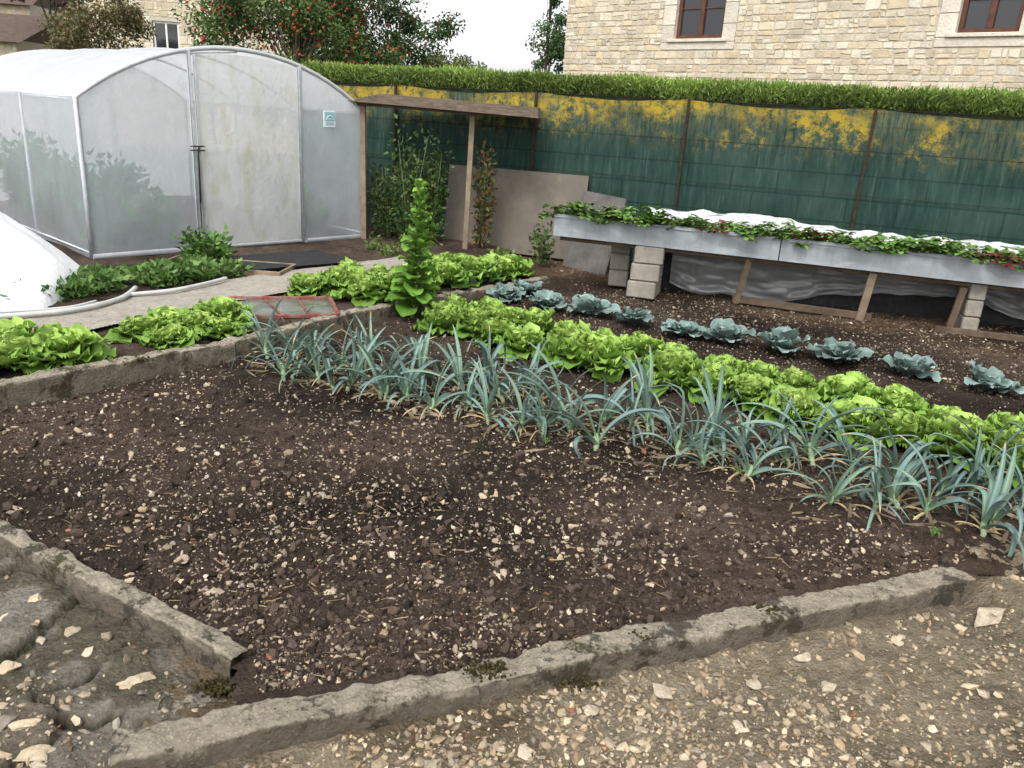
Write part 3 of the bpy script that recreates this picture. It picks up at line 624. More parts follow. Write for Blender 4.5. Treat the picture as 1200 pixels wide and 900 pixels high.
# ------------------------------------------------------------------ lean-to shelter
SH=empty("wooden_shelter",(-1.95,10.0,.0)); tag(SH,"open wooden lean-to shelter with two posts and flat roof","shelter")
def part(nm,parent,geos,mat,smooth=False):
    mb=MB()
    for V,F in geos:
        V=np.array(V)-np.array(parent.location)[None]; mb.add(V,F)
    return mb.obj(nm,mat,smooth,parent)
part("post",SH,[obb((-1.93,9.93,.0),(-1.95,9.95,1.66),.06,.06)],M_wood)
part("post",SH,[obb((-.67,9.72,.0),(-.64,9.7,1.62),.06,.06)],M_wood)
part("beam",SH,[obb((-2.02,9.93,1.665),(-.25,9.48,1.635),.035,.035)],M_woodd)
rf=[]
for i in range(9):
    t0=i/8; y0=lerp(-.03,.85,t0); z0=lerp(1.695,1.80,t0)
    rf.append(obb((-2.08+.2*t0,9.9+y0,z0),(0.12,9.34+y0,z0-.06),.118,.014))
part("roof",SH,rf,M_roofw)
def slab(nm,p0,p1,h,tilt,mat,lab,cat,thick=.02,corr=0):
    p0=Vector((*p0,0));p1=Vector((*p1,0));L=(p1-p0).length;ns,nz=(60 if corr else 12),8
    S,Z=np.meshgrid(np.linspace(0,L,ns),np.linspace(0,h,nz),indexing='ij'); Y=corr*np.sin(S*2*pi/.06)+Z*tilt
    mb=MB(); mb.add(np.stack([S,Y,Z],-1),grid(ns,nz)); mb.add(np.stack([S,Y+thick,Z],-1),grid(ns,nz))
    m=ns*nz; e=[]
    for i in range(ns-1):
        for j in (0,nz-1): a=i*nz+j;b=(i+1)*nz+j; e.append((a,b,b+m,a+m))
    for j in range(nz-1):
        for i in (0,ns-1): a=i*nz+j;b=a+1; e.append((a,b,b+m,a+m))
    mb.F.append(np.array(e)); mb.M.append(np.zeros(len(e)))
    o=mb.obj(nm,mat,False); o.location=p0; o.location.z=.01; o.rotation_euler=(0,0,math.atan2(p1.y-p0.y,p1.x-p0.x)); tag(o,lab,cat); return o
M_pan=m_noise("grey_ribbed_panel",[(.3,(.075,.07,.065)),(.7,(.15,.14,.13))],5,.85,40,.2,.003)
M_pan2=m_noise("grey_brown_board",[(.3,(.105,.09,.072)),(.7,(.19,.165,.135))],3,.85,40,.2,.003,sc2=2,stops2=(.12,.105,.085),fac2=.6)
slab("leaning_board",(-1.0,10.38),(.72,9.78),1.0,.12,M_pan2,"large weathered grey-brown board leaning against the fence","board")
o=slab("corrugated_panel",(.5,9.38),(.98,9.12),.86,.3,M_pan,"grey corrugated sheet leaning near the trough","corrugated sheet",.008,.007); o.rotation_euler=(0,.08,o.rotation_euler[2])

# ------------------------------------------------------------------ fence + hedge
m,nt,_,_=newmat("green_windbreak_net"); co=coord(nt,'Object'); s=nt.nodes.new('ShaderNodeSeparateXYZ'); nt.links.new(co,s.inputs[0])
mp=nt.nodes.new('ShaderNodeMapping'); mp.inputs['Scale'].default_value=(9,1,1.0); nt.links.new(co,mp.inputs[0])
c=ramp(nt,noise(nt,mp.outputs[0],2,6,.7),[(.3,(.011,.028,.023)),(.55,(.023,.052,.043)),(.78,(.08,.11,.094))])
c=mixc(nt,ramp(nt,noise(nt,co,1.3,4,.6),[(.4,(0,0,0)),(.65,(.55,.55,.55))]),c,(.045,.078,.066))
fs=nt.nodes.new('ShaderNodeTexWave'); fs.bands_direction='X'; fs.inputs['Scale'].default_value=60; fs.inputs['Distortion'].default_value=1.5; nt.links.new(co,fs.inputs[0])
c=mixc(nt,mth(nt,'MULTIPLY',fs.outputs['Fac'],.3),c,(.008,.019,.016))
mp3=nt.nodes.new('ShaderNodeMapping'); mp3.inputs['Rotation'].default_value=(pi/2,0,0); nt.links.new(co,mp3.inputs[0])
bk=nt.nodes.new('ShaderNodeTexBrick'); bk.inputs['Scale'].default_value=1.0; bk.inputs['Brick Width'].default_value=.5; bk.inputs['Row Height'].default_value=.25; bk.inputs['Mortar Size'].default_value=.012; bk.inputs['Mortar Smooth'].default_value=.6
nt.links.new(mp3.outputs[0],bk.inputs[0]); c=mixc(nt,mth(nt,'MULTIPLY',bk.outputs['Fac'],.45),c,(.006,.013,.011))
top=mth(nt,'MULTIPLY',mth(nt,'SUBTRACT',s.outputs['Z'],1.3),2.0,True)
big=ramp(nt,noise(nt,co,1.3,3,.6),[(.44,(.08,.08,.08)),(.56,(1,1,1))])
thr=mth(nt,'ADD',noise(nt,co,7,8,.85),mth(nt,'MULTIPLY',top,.12))
li=mth(nt,'MULTIPLY',mth(nt,'MULTIPLY',ramp(nt,thr,[(.55,(0,0,0)),(.66,(1,1,1))]),mth(nt,'MULTIPLY',top,1.5,True)),big)
li2=mth(nt,'MULTIPLY',ramp(nt,noise(nt,mp.outputs[0],3.1,6,.75),[(.42,(0,0,0)),(.62,(.7,.7,.7))]),top)
c=mixc(nt,li2,c,(.125,.14,.09))
c=mixc(nt,mth(nt,'MULTIPLY',li,.85),c,(.40,.28,.025))
finish(nt,c,.9,noise(nt,co,90,3,.6),.5,.004,spec=.08); M_net=m
FE=empty("windbreak_fence",(0,10.3,0),math.atan2(-.392,1)); tag(FE,"dark green windbreak netting fence with rusty posts and lichen","fence")
k=math.sqrt(1+.392**2); posts=[-1.7,.1,1.78,3.57,5.4,7.2,9.0]
edges=[-3.0]+posts+[10.0]
for a,b in zip(edges[:-1],edges[1:]):
    a*=k;b*=k; ns=70;nz=26; S,T=np.meshgrid(np.linspace(a,b,ns),np.linspace(0,1,nz),indexing='ij')
    tt=(S-a)/(b-a); zt=1.93-.05*np.sin(pi*tt)+.012*fbm(S,S*0,3,3,2); Z=T*zt
    Y=.035*np.sin(pi*tt)*np.sin(T*pi*3)+.03*fbm(S,Z*.4,4,3,1)+.012*np.sin(Z*pi/.48)
    mb=MB(); mb.add(np.stack([S,Y,Z],-1),grid(ns,nz)); mb.obj("netting",M_net,True,FE)
for i,x in enumerate(posts):
    lean=(0,.02,-.06,-.1,-.05,0,0)[i]*0.6
    V,F=obb((x*k,-.05,0),(x*k-lean*.5,-.05,1.93),.03,.03,.003,Vector((0,1,0))); mb=MB(); mb.add(V,F); mb.obj("post",M_rust,False,FE)
for z in (.55,1.05,1.5,1.92):
    mb=MB(); V,F=tube([(x*k,-.045,z) for i,x in enumerate(edges)],.003,5); mb.add(V,F); mb.obj("wire",M_rust,True,FE)
HE=empty("hedge",(0,10.3,0),math.atan2(-.392,1)); tag(HE,"dense clipped evergreen hedge rising above the green fence","hedge")
mb=MB(); x0,x1=-3.1*k,9.8*k; ns=120
prof=np.array([(.14,0),(.12,1.0),(.10,1.9),(.16,2.04),(.4,2.09),(.7,2.06),(.85,1.98),(.9,1.0),(.9,0)])
S=np.linspace(x0,x1,ns); V=[]
for s_ in S:
    h=1+.02*vn(np.array([s_*1.7]),np.array([1.]),2)[0]; V.append(np.stack([np.full(len(prof),s_),prof[:,0],prof[:,1]*h],1))
mb.add(np.array(V),grid(ns,len(prof)),(.03,.055,.017))
n=54000; s_=rg.uniform(x0,x1,n); q=rg.random(n); tp_=q<.55; y=np.where(tp_,rg.uniform(.03,.92,n),rg.uniform(-.03,.14,n))
z=np.where(tp_,2.09+.08*vn(s_*2.5,y*3,1)+.05*vn(s_*9,y*9,2)+rg.uniform(-.05,.04,n)-.12*np.clip((.15-y)/.15,0,1),rg.uniform(1.92,2.12,n))
d=np.stack([rg.normal(0,.4,n),np.where(tp_,rg.normal(-.15,.4,n),rg.normal(-.5,.4,n)),np.where(tp_,rg.uniform(.6,1.2,n),rg.uniform(.1,1.2,n))],1)
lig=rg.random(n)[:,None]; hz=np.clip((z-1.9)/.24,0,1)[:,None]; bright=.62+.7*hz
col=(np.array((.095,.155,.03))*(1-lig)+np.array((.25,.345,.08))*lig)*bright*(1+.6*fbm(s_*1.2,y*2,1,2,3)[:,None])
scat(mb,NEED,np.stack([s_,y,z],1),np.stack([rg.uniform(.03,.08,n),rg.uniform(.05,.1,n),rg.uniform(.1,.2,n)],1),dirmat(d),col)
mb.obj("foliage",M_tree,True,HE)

# ------------------------------------------------------------------ trough table
tA=np.array([.315,8.05]); tdir=np.array([4.34-.315,6.99-8.05]); TL0=np.linalg.norm(tdir); tdir/=TL0; ta=math.atan2(tdir[1],tdir[0]); tn=np.array([-tdir[1],tdir[0]])
def T(s,d): p=tA+tdir*s+tn*d; return (float(p[0]),float(p[1]))
def tz(s): return .755-.0135*s
m,nt,_,_=newmat("zinc_sheet"); co=coord(nt)
c=ramp(nt,noise(nt,co,2.2,4,.55),[(.3,(.24,.262,.285)),(.7,(.36,.385,.41))])
mp=nt.nodes.new('ShaderNodeMapping'); mp.inputs['Scale'].default_value=(6,1,1); nt.links.new(co,mp.inputs[0])
c=mixc(nt,ramp(nt,noise(nt,mp.outputs[0],3,5,.7),[(.5,(0,0,0)),(.75,(.5,.5,.5))]),c,(.19,.18,.165))
finish(nt,c,.5,noise(nt,co,3,2,.5),.4,.03,metal=.3,spec=.4); M_zinc=m
seg=[(0,2.15),(2.16,4.3),(4.31,6.4)]
for a,b in seg:
    o=empty("planter_trough",(*T(a,0),0),ta); tag(o,"long shallow zinc trough planted with strawberries","planter","zinc troughs on the table")
    L=b-a; mb=MB(); za,zb=tz(a),tz(b); h=.215
    def sheet(y0,y1,zt,zb_,n=24,w=.01):
        S,Q=np.meshgrid(np.linspace(0,L,n),np.linspace(0,1,5),indexing='ij')
        Zt=lerp(za,zb,S/L); return np.stack([S,lerp(y0,y1,Q)+w*fbm(S*2+a,Q,2,2,1),Zt+lerp(zt,zb_,Q)],-1),grid(n,5)
    for q in (sheet(0,0,0,-h),sheet(.004,.004,-h,0),sheet(.0,.55,-h,-h,24,0),sheet(.55,.55,-h,0),sheet(-.012,.004,-.008,.0,24,.002),sheet(-.012,-.012,-.03,-.006,24,.002)): mb.add(*q)
    for s_ in (0.001,L-.001): zt=lerp(za,zb,s_/L); mb.add([(s_,0,zt),(s_,.55,zt),(s_,.55,zt-h),(s_,0,zt-h)],np.array([[0,1,2,3]]))
    mb.obj("zinc_body",M_zinc,False,o)
    S,Q=np.meshgrid(np.linspace(.01,L-.01,50),np.linspace(.01,.54,14),indexing='ij'); Z=lerp(za,zb,S/L)-.03+.02*fbm(S,Q,9,3,2)
    mb=MB(); mb.add(np.stack([S,Q,Z],-1),grid(50,14),(1,1,1)); mb.obj("potting_soil",MG_soil,True,o)
TBL=empty("trestle_stand",(*T(0,0),0),ta); tag(TBL,"rough timber stand carrying the zinc troughs","table")
def tp(nm,geos,mat): 
    mb=MB(); [mb.add(V,F) for V,F in geos]; return mb.obj(nm,mat,False,TBL)
zb_=lambda s:tz(s)-.22
tp("table_rail",[obb((0.05,.13,zb_(0)-.028),(6.3,.13,zb_(6.3)-.028),.05,.045),],M_woodd)
tp("table_rail",[obb((0.05,.5,zb_(0)-.028),(6.3,.5,zb_(6.3)-.028),.05,.045),],M_woodd)
tp("leg",[obb((1.84,.36,0),(1.9,.12,zb_(1.9)-.03),.055,.04)],M_wood)
tp("leg",[obb((2.98,.20,0),(3.0,.06,zb_(3.)-.02),.07,.04)],M_wood)
tp("leg",[obb((3.72,.08,0),(3.77,.08,zb_(3.7)-.06),.06,.035)],M_woodd)
tp("foot_rail",[obb((1.8,.36,.04),(3.08,.20,.04),.03,.07)],M_woodd)
tp("foot_rail",[obb((3.6,.05,.03),(5.9,.02,.03),.03,.06)],M_woodd)
tp("leg",[obb((5.6,.1,0),(5.6,.1,zb_(5.6)-.06),.06,.04)],M_wood)
def cblock(x,y,z,rz,lx=.2,ly=.4,lz=.2,lab="pale grey concrete block supporting the zinc trough"):
    V,F=box(-lx/2,lx/2,-ly/2,ly/2,0,lz,.012); mb=MB(); mb.add(V,F)
    o=mb.obj("concrete_block",M_block,False); o.location=(x,y,z); o.rotation_euler=(0,0,rz); tag(o,lab,"concrete block","concrete blocks under the trough"); return o
hb=.172
for i in range(3): cblock(*T(.93+.012*i,.2),hb*i+.008,ta+.05*(i-1),.28,.4,hb-.006)
for i in range(3): cblock(*T(.62,.62),hb*i+.008,ta+.02,.2,.3,hb-.006)
for i in range(3): cblock(*T(3.9,.3),.155*i+.008,ta-.02,.14,.4,.149)
def straw_mesh(k):
    mb=MB(); n=28; az=rg.uniform(0,6.28,n); L=rg.uniform(.05,.16,n); red=k in (3,5)
    for i in range(n):
        e=math.radians(rg.uniform(-5,60)); p1=np.array([math.cos(az[i])*math.cos(e)*L[i],math.sin(az[i])*math.cos(e)*L[i],math.sin(e)*L[i]*.6+.015])
        V,F=tube([(0,0,0),tuple(p1*.5+np.array([0,0,.02])),tuple(p1)],.0018,3,False); mb.add(V,F,(.15,.2,.07))
        for da in (-1.1,0,1.1):
            c=np.array((.09,.17,.035))*rg.uniform(.5,1.7)
            if red and rg.random()<.6: c=np.array((.16,.022,.03))*rg.uniform(.6,1.4)
            P,F,U,Vv=leafgrid(5,5,.055*rg.uniform(.8,1.2),.024,math.radians(rg.uniform(-10,35)),math.radians(-25),broad,.3,.003,4,az[i]+da,p1)
            mb.add(P,F,c[None]*(.8+.4*Vv[:,None]))
    return mb.mesh("strawberry_plant",M_leaf)
SM=[straw_mesh(i) for i in range(6)]
for i in range(60):
    s_=.12+i*.104+rg.uniform(-.05,.05); d=rg.uniform(.0,.3) if i%2 else rg.uniform(-.01,.08); red=(i in (14,15,22,23,36,37,46,54))
    x,y=T(s_,d); o=place("strawberry_plant",SM[3 if red and i%2 else (5 if red else rg.choice([0,1,2,4]))],x,y,tz(s_)-.03+(.0 if d>.06 else .015),rg.uniform(.95,1.45),("strawberry plant with reddened leaves spilling over the trough" if red else "green strawberry plant spilling over the zinc trough edge"),"strawberry plant","strawberry plants in the trough",.25)
def drape(nm,s0,s1,f,mat,lab,cat,ns=110,nv=26):
    S,Q=np.meshgrid(np.linspace(s0,s1,ns),np.linspace(0,1,nv),indexing='ij'); Y,Z=f(S,Q)
    mb=MB(); mb.add(np.stack([S,Y,Z],-1),grid(ns,nv)); o=mb.obj(nm,mat,True); o.location=(*T(0,0),0); o.rotation_euler=(0,0,ta); tag(o,lab,cat); return o
drape("plastic_sheet",.85,6.3,lambda S,Q:(.56+.34*Q+.05*fbm(S,Q*3,7,4,1),tz(S)-.03+(.145+.07*fbm(S,S*0,1.2,3,2)-.012*(S-1))*np.sin(pi*np.clip(Q*1.05,0,1))-.25*Q**3+.045*fbm(S,Q*1.2,5,4,3)),M_poly,"crumpled pale plastic sheet lying behind the troughs","plastic sheet")
def netf(S,Q):
    low=.10+.10*np.sin(S*2.2+.6)+.10*smooth((S-2.5)/1.5)+.08*fbm(S,S*0,2.2,3,1); Z=lerp(tz(S)-.225,low,Q)
    return .46+.10*np.sin(pi*Q*.55)+.09*fbm(S*1.5,Q*2.5,3,4,1)*(Q+.15),Z
M_netg=m_film("grey_netting",.72,(.52,.53,.53),.6,(.2,.19,.16))
drape("garden_netting",1.15,6.3,netf,M_netg,"grey translucent garden netting hanging slack beneath the troughs","netting")
drape("dark_backing",.9,6.3,lambda S,Q:(.72+.06*fbm(S,Q,3,3,2),lerp(tz(S)-.05,.0,Q)),M_black,"black sheet closing off the dark space behind the netting","backing_sheet")  # plain black sheet that makes the space behind the netting dark

# ------------------------------------------------------------------ small things by the path
FR=empty("planter_box",(-2.75,7.5,.1),-.05); tag(FR,"low wooden plank surround around a planted patch","planter")
for p,q in (((-.6,-.2,.03),(.58,-.2,.03)),((-.6,.24,.03),(.58,.24,.03)),((-.59,-.18,.03),(-.59,.22,.03)),((.57,-.18,.03),(.57,.22,.03))):
    V,F=obb(p,q,.025,.06); mb=MB(); mb.add(V,F); mb.obj("plank",M_wood,False,FR)
S,Q=np.meshgrid(np.linspace(-.55,.5,24),np.linspace(-.38,.36,14),indexing='ij'); Z=.012+.006*fbm(S,Q,8,3,1)
mb=MB(); mb.add(np.stack([S,Q,Z],-1),grid(24,14)); mb.add(np.stack([S,Q,Z+.015],-1),grid(24,14)); o=mb.obj("rubber_mat",M_black); o.location=(-2.3,8.0,.125); o.rotation_euler=(0,0,.75); tag(o,"black rubber mat lying before the polytunnel door","mat")
CF=empty("cold_frame_lid",(0,0,0)); tag(CF,"old red-painted glazed cold frame lid lying on the strip","cold frame")
c4=[Vector(p) for p in ((-2.3,6.3,.12),(-1.55,6.52,.12),(-1.36,5.98,.12),(-1.95,5.8,.11))]
for i in range(4):
    V,F=obb(c4[i],c4[(i+1)%4],.03,.03); mb=MB(); mb.add(V,F); mb.obj("rail",M_red,False,CF)
for t in (.33,.66): 
    V,F=obb(c4[0].lerp(c4[1],t),c4[3].lerp(c4[2],t),.012,.02); mb=MB(); mb.add(V,F); mb.obj("glazing_bar",M_red,False,CF)
m,nt,_,_=newmat("dusty_glass"); co=coord(nt); finish(nt,ramp(nt,noise(nt,co,6,5,.7),[(.35,(.06,.08,.06)),(.65,(.2,.2,.17))]),.2,spec=.6)
mb=MB(); mb.add([(v-Vector((0,0,.008)))[:] for v in c4],np.array([[0,1,2,3]])); mb.obj("glass",m,False,CF)
def hose(nm,pts,r,mat,lab,cat):
    pts=[Vector(p) for p in pts]; out=[]
    for i in range(len(pts)-1):
        p0=pts[max(i-1,0)];p1=pts[i];p2=pts[i+1];p3=pts[min(i+2,len(pts)-1)]
        for t in np.linspace(0,1,8,endpoint=False):
            out.append(.5*((2*p1)+(p2-p0)*t+(2*p0-5*p1+4*p2-p3)*t*t+(3*p1-p0-3*p2+p3)*t**3))
    out.append(pts[-1]); V,F=tube(out,r,8); mb=MB(); mb.add(V,F); o=mb.obj(nm,mat); tag(o,lab,cat,"pale hoses by the path")
hose("hose",[(-4.3,4.7,.15),(-3.5,5.25,.15),(-3.15,5.55,.15),(-3.02,5.95,.15),(-3.07,6.32,.155)],.019,M_white,"thick pale grey hose lying along the path","hose")
hose("hose",[(-4.2,4.9,.145),(-3.6,5.35,.145),(-3.25,5.6,.145),(-3.15,5.85,.145)],.010,M_white,"thin pale hose beside the thicker one","hose")
hose("hose",[(-3.05,6.1,.145),(-2.79,6.31,.15),(-2.65,6.6,.15),(-2.55,6.91,.15)],.016,M_white,"short pale grey hose on the path edge","hose")
ns,nv=90,60; S,Q=np.meshgrid(np.linspace(0,1,ns),np.linspace(-1,1,nv),indexing='ij')
Xf=-3.48-3.1*S; en=np.clip(S/.32,0,1)**.55; hgt=.82*en; wid=.50+.34*np.clip(S/.25,0,1)
Yf=6.18+.1*S+wid*Q+.03*fbm(Xf,S*0,2,2,1); fold=.05*np.abs(np.sin(Q*5+S*9+2*fbm(S*4,Q*2,1,2,3)))*np.clip(S*6,0,1)*(1-Q**4)
Zf=.09+hgt*np.clip(1-np.abs(Q)**1.7,0,1)**.8+.06*fbm(Xf,Yf,3,4,1)*(np.clip(S*3,0,1)+.1)-fold*.6
mb=MB(); mb.add(np.stack([Xf,Yf,Zf],-1),grid(ns,nv)); o=mb.obj("fleece_tunnel",M_fleece); tag(o,"white fleece cover draped over low hoops beside the path","plant cover")

# ------------------------------------------------------------------ buildings
M_wallst=m_attr("limestone_block",.9,5,.3,.8,.02,spec=.12,objvar=0,fine=26)
M_mort=m_noise("lime_mortar",[(.3,(.40,.35,.27)),(.7,(.53,.475,.385))],8,.95,60,.5,.01)
m,nt,_,_=newmat("window_glass"); finish(nt,(.02,.022,.025),.08,spec=.6); M_glass=m
M_wbrown=m_noise("brown_window_wood",[(.3,(.06,.024,.015)),(.7,(.12,.05,.03))],6,.6,60,.2,.002)
M_wwhite=m_noise("white_window_paint",[(.3,(.6,.6,.58)),(.7,(.75,.75,.73))],6,.6,60,.2,.002)
m,nt,_,_=newmat("clay_roof_tiles"); co=coord(nt); br=nt.nodes.new('ShaderNodeTexBrick'); br.inputs['Scale'].default_value=3.2
br.inputs['Color1'].default_value=(.11,.07,.055,1); br.inputs['Color2'].default_value=(.16,.11,.085,1); br.inputs['Mortar'].default_value=(.03,.02,.018,1); br.inputs['Mortar Size'].default_value=.03
nt.links.new(co,br.inputs[0]); c=mixc(nt,ramp(nt,noise(nt,co,3,5,.7),[(.45,(0,0,0)),(.7,(.7,.7,.7))]),br.outputs[0],(.09,.08,.06)); finish(nt,c,.9,br.outputs['Fac'],.6,.02); M_tile=m
scol=np.array([(.58,.49,.36),(.62,.545,.425),(.54,.455,.33),(.62,.56,.45),(.50,.43,.33),(.575,.475,.33),(.60,.525,.41)])
def stonewall(mb,W,H,openings,cmin=.08,cmax=.14,z0=0,x0=0):
    xs=sorted(set([x0,W]+[v for o in openings for v in o[:2]])); zs=sorted(set([z0,H]+[v for o in openings for v in o[2:]]))
    for a,b in zip(xs[:-1],xs[1:]):
        for c,d in zip(zs[:-1],zs[1:]):
            if any(o[0]<=a and b<=o[1] and o[2]<=c and d<=o[3] for o in openings): continue
            mb.add([(a,-.012,c),(b,-.012,c),(b,-.012,d),(a,-.012,d)],np.array([[0,1,2,3]]),(.5,.5,.5),1)
    z=z0; VV=[];CC=[]
    def add(p,q,za_,zb2):
        g=.006; j=lambda k=.011: random.uniform(-k,k); dp=random.uniform(.014,.026)
        A=[(p+g+j(),-.0,za_+g+j()),(q-g+j(),-.0,za_+g+j()),(q-g+j(),-.0,zb2-g+j()),(p+g+j(),-.0,zb2-g+j())]
        B=[(lerp(v[0],(p+q)/2,.10),-dp-random.uniform(0,.008),lerp(v[2],(za_+zb2)/2,.2)) for v in A]
        VV.extend(A+B); CC.extend([scol[random.randrange(7)]*random.uniform(.80,1.08)]*8)
    while z<H-.05:
        h=random.uniform(cmin,cmax*1.25); z1=min(z+h,H); s=x0+random.uniform(-.2,0)
        while s<W:
            w=random.choice([random.uniform(.08,.18),random.uniform(.13,.34)]); e=min(s+w,W); a=max(s,x0); s=s+w
            segs=[(a,e)]
            for o in openings:
                if z1>o[2]+.01 and z<o[3]-.01:
                    ns=[]
                    for p,q in segs:
                        if q<=o[0] or p>=o[1]: ns.append((p,q))
                        else:
                            if p<o[0]: ns.append((p,o[0]))
                            if q>o[1]: ns.append((o[1],q))
                    segs=ns
            for p,q in segs:
                if q-p<.05: continue
                if z1-z>.12 and random.random()<.3:
                    zm=lerp(z,z1,random.uniform(.4,.6)); add(p,q,z,zm); add(p,q,zm,z1)
                else: add(p,q,z,z1)
        z=z1
    n=len(VV)//8; F0=np.array([(4,5,6,7),(0,1,5,4),(1,2,6,5),(2,3,7,6),(3,0,4,7)]); F=(F0[None]+(np.arange(n)*8)[:,None,None]).reshape(-1,4)
    mb.add(np.array(VV),F,np.array(CC),0)
HO=empty("stone_house",(.70,18.87,-.15),math.atan2(-.6911,.7228)); tag(HO,"large pale limestone house with brown wooden windows","house")
zz=.15
wins=[(2.79,3.85,3.22+zz,4.55+zz),(7.89,8.75,3.22+zz,4.4+zz)]
ops=[(a-.28,b+.28,c-.2,d+.28) for a,b,c,d in wins]
mb=MB(); stonewall(mb,16,6.6,ops)
dc=np.array((.60,.54,.45))
for a,b,c,d in wins:
    A,B,C_,D_=a-.28,b+.28,c-.2,d+.28
    def bl(x0,x1,z0,z1): V,F=box(x0+.004,x1-.004,-.03,.03,z0+.004,z1-.004,.006); mb.add(V,F,dc*random.uniform(.8,1.08),0)
    bl(A,B,C_,c-.06); bl(A,a+.4,d,D_); bl(a+.4,B,d,D_)
    z=c-.06
    while z<d-.01:
        z2=min(z+random.uniform(.28,.36),d); z2=d if d-z2<.12 else z2; bl(A,a,z,z2); bl(b,B,z,z2); z=z2
    mb.add([(a,0,c-.06),(a,.22,c-.06),(a,.22,d),(a,0,d)],np.array([[0,1,2,3]]),dc*.9,0); mb.add([(b,0,c-.06),(b,.22,c-.06),(b,.22,d),(b,0,d)],np.array([[0,1,2,3]]),dc*.9,0)
    mb.add([(a,0,d),(b,0,d),(b,.22,d),(a,.22,d)],np.array([[0,1,2,3]]),dc*.8,0)
for q in ([(16,0,0),(16,8,0),(16,8,6.6),(16,0,6.6)],[(16,8,0),(0,8,0),(0,8,6.6),(16,8,6.6)],[(0,8,0),(0,.0,0),(0,.0,6.6),(0,8,6.6)]): mb.add(q,np.array([[0,1,2,3]]),(.5,.5,.5),1)
mb.obj("wall",[M_wallst,M_mort],False,HO)
for a,b,c,d in wins:
    we=D.objects.new("window",None); link(we,HO); we["label"]="brown wooden casement window"
    g=[]
    def bb(x0,x1,z0,z1,y0=.06,y1=.12): g.append(box(x0,x1,y0,y1,z0,z1,.006))
    bb(a,b,c,c+.07);bb(a,b,d-.07,d);bb(a,a+.07,c+.07,d-.07);bb(b-.07,b,c+.07,d-.07);bb((a+b)/2-.045,(a+b)/2+.045,c+.07,d-.07,.055,.125)
    for zq in (c+(d-c)*.4,c+(d-c)*.72): bb(a+.07,(a+b)/2-.045,zq-.012,zq+.012,.07,.11); bb((a+b)/2+.045,b-.07,zq-.012,zq+.012,.07,.11)
    mb=MB(); [mb.add(V,F) for V,F in g]; mb.obj("frame",M_wbrown,False,we)
    mb=MB(); mb.add([(a,.1,c),(b,.1,c),(b,.1,d),(a,.1,d)],np.array([[0,1,2,3]])); mb.obj("glass",M_glass,False,we)
    V,F=box(a-.12,b+.12,-.07,.2,c-.062,c-.003,.008); mb=MB(); mb.add(V,F,dc); mb.obj("sill",M_wallst,False,we)
mb=MB(); mb.add([(-.3,-.4,6.5),(16.3,-.4,6.5),(16.3,4,9.2),(-.3,4,9.2)],np.array([[0,1,2,3]])); mb.add([(-.3,8.4,6.5),(16.3,8.4,6.5),(16.3,4,9.2),(-.3,4,9.2)],np.array([[0,1,2,3]]))
mb.add([(0,0,6.6),(0,8,6.6),(0,4,9.15)],np.array([[0,1,2]])); mb.add([(16,0,6.6),(16,8,6.6),(16,4,9.15)],np.array([[0,1,2]]))
mb.obj("roof",M_tile,False,HO)
def far_house(name,loc,rz,W,Dp,H,wins,lab,ridge=2.2,winmat=M_wwhite):
    h=empty(name,loc,rz); tag(h,lab,"house"); mb=MB(); stonewall(mb,W,H,wins,.16,.24)
    for q in ([(W,0,0),(W,Dp,0),(W,Dp,H),(W,0,H)],[(W,Dp,0),(0,Dp,0),(0,Dp,H),(W,Dp,H)],[(0,Dp,0),(0,0,0),(0,0,H),(0,Dp,H)]): mb.add(q,np.array([[0,1,2,3]]),(.5,.5,.5),1)
    mb.obj("wall",[M_wallst,M_mort],False,h)
    for a,b,c,d in wins:
        w=D.objects.new("window",None); link(w,h); mb=MB()
        for x0,x1,z0,z1 in ((a,b,c,c+.07),(a,b,d-.07,d),(a,a+.07,c+.07,d-.07),(b-.07,b,c+.07,d-.07),((a+b)/2-.03,(a+b)/2+.03,c+.07,d-.07)):
            V,F=box(x0,x1,.05,.1,z0,z1,.005); mb.add(V,F)
        mb.obj("frame",winmat,False,w); mb=MB(); mb.add([(a,.08,c),(b,.08,c),(b,.08,d),(a,.08,d)],np.array([[0,1,2,3]])); mb.obj("glass",M_glass,False,w)
        V,F=box(a-.1,b+.1,-.06,.08,c-.1,c-.003,.005); mb=MB(); mb.add(V,F,(.5,.46,.38)); mb.obj("sill",M_wallst,False,w)
    mb=MB()
    mb.add([(-.3,-.4,H-.1),(W+.3,-.4,H-.1),(W+.3,Dp/2,H+ridge),(-.3,Dp/2,H+ridge)],np.array([[0,1,2,3]])); mb.add([(-.3,Dp+.4,H-.1),(W+.3,Dp+.4,H-.1),(W+.3,Dp/2,H+ridge),(-.3,Dp/2,H+ridge)],np.array([[0,1,2,3]]))
    for x in (0,W): mb.add([(x,0,H),(x,Dp,H),(x,Dp/2,H+ridge-.1)],np.array([[0,1,2]]))
    mb.obj("roof",M_tile,False,h)
far_house("farm_house",(-14.6,28.5,-.15),.12,6.5,7,6.5,[(2.0,2.85,2.95,4.05),(4.6,5.4,4.6,5.6)],"distant pale stone house with a white framed window")
far_house("barn",(-28,30,-.15),.1,9.5,7,3.3,[(3,3.8,1.6,2.6)],"distant low barn with a brown tiled roof",1.1)
far_house("village_house",(-34,42,-.15),.15,9,8,5.6,[(3,3.8,3.6,4.6),(6,6.8,3.6,4.6)],"distant pale village house with tiled roof",2)

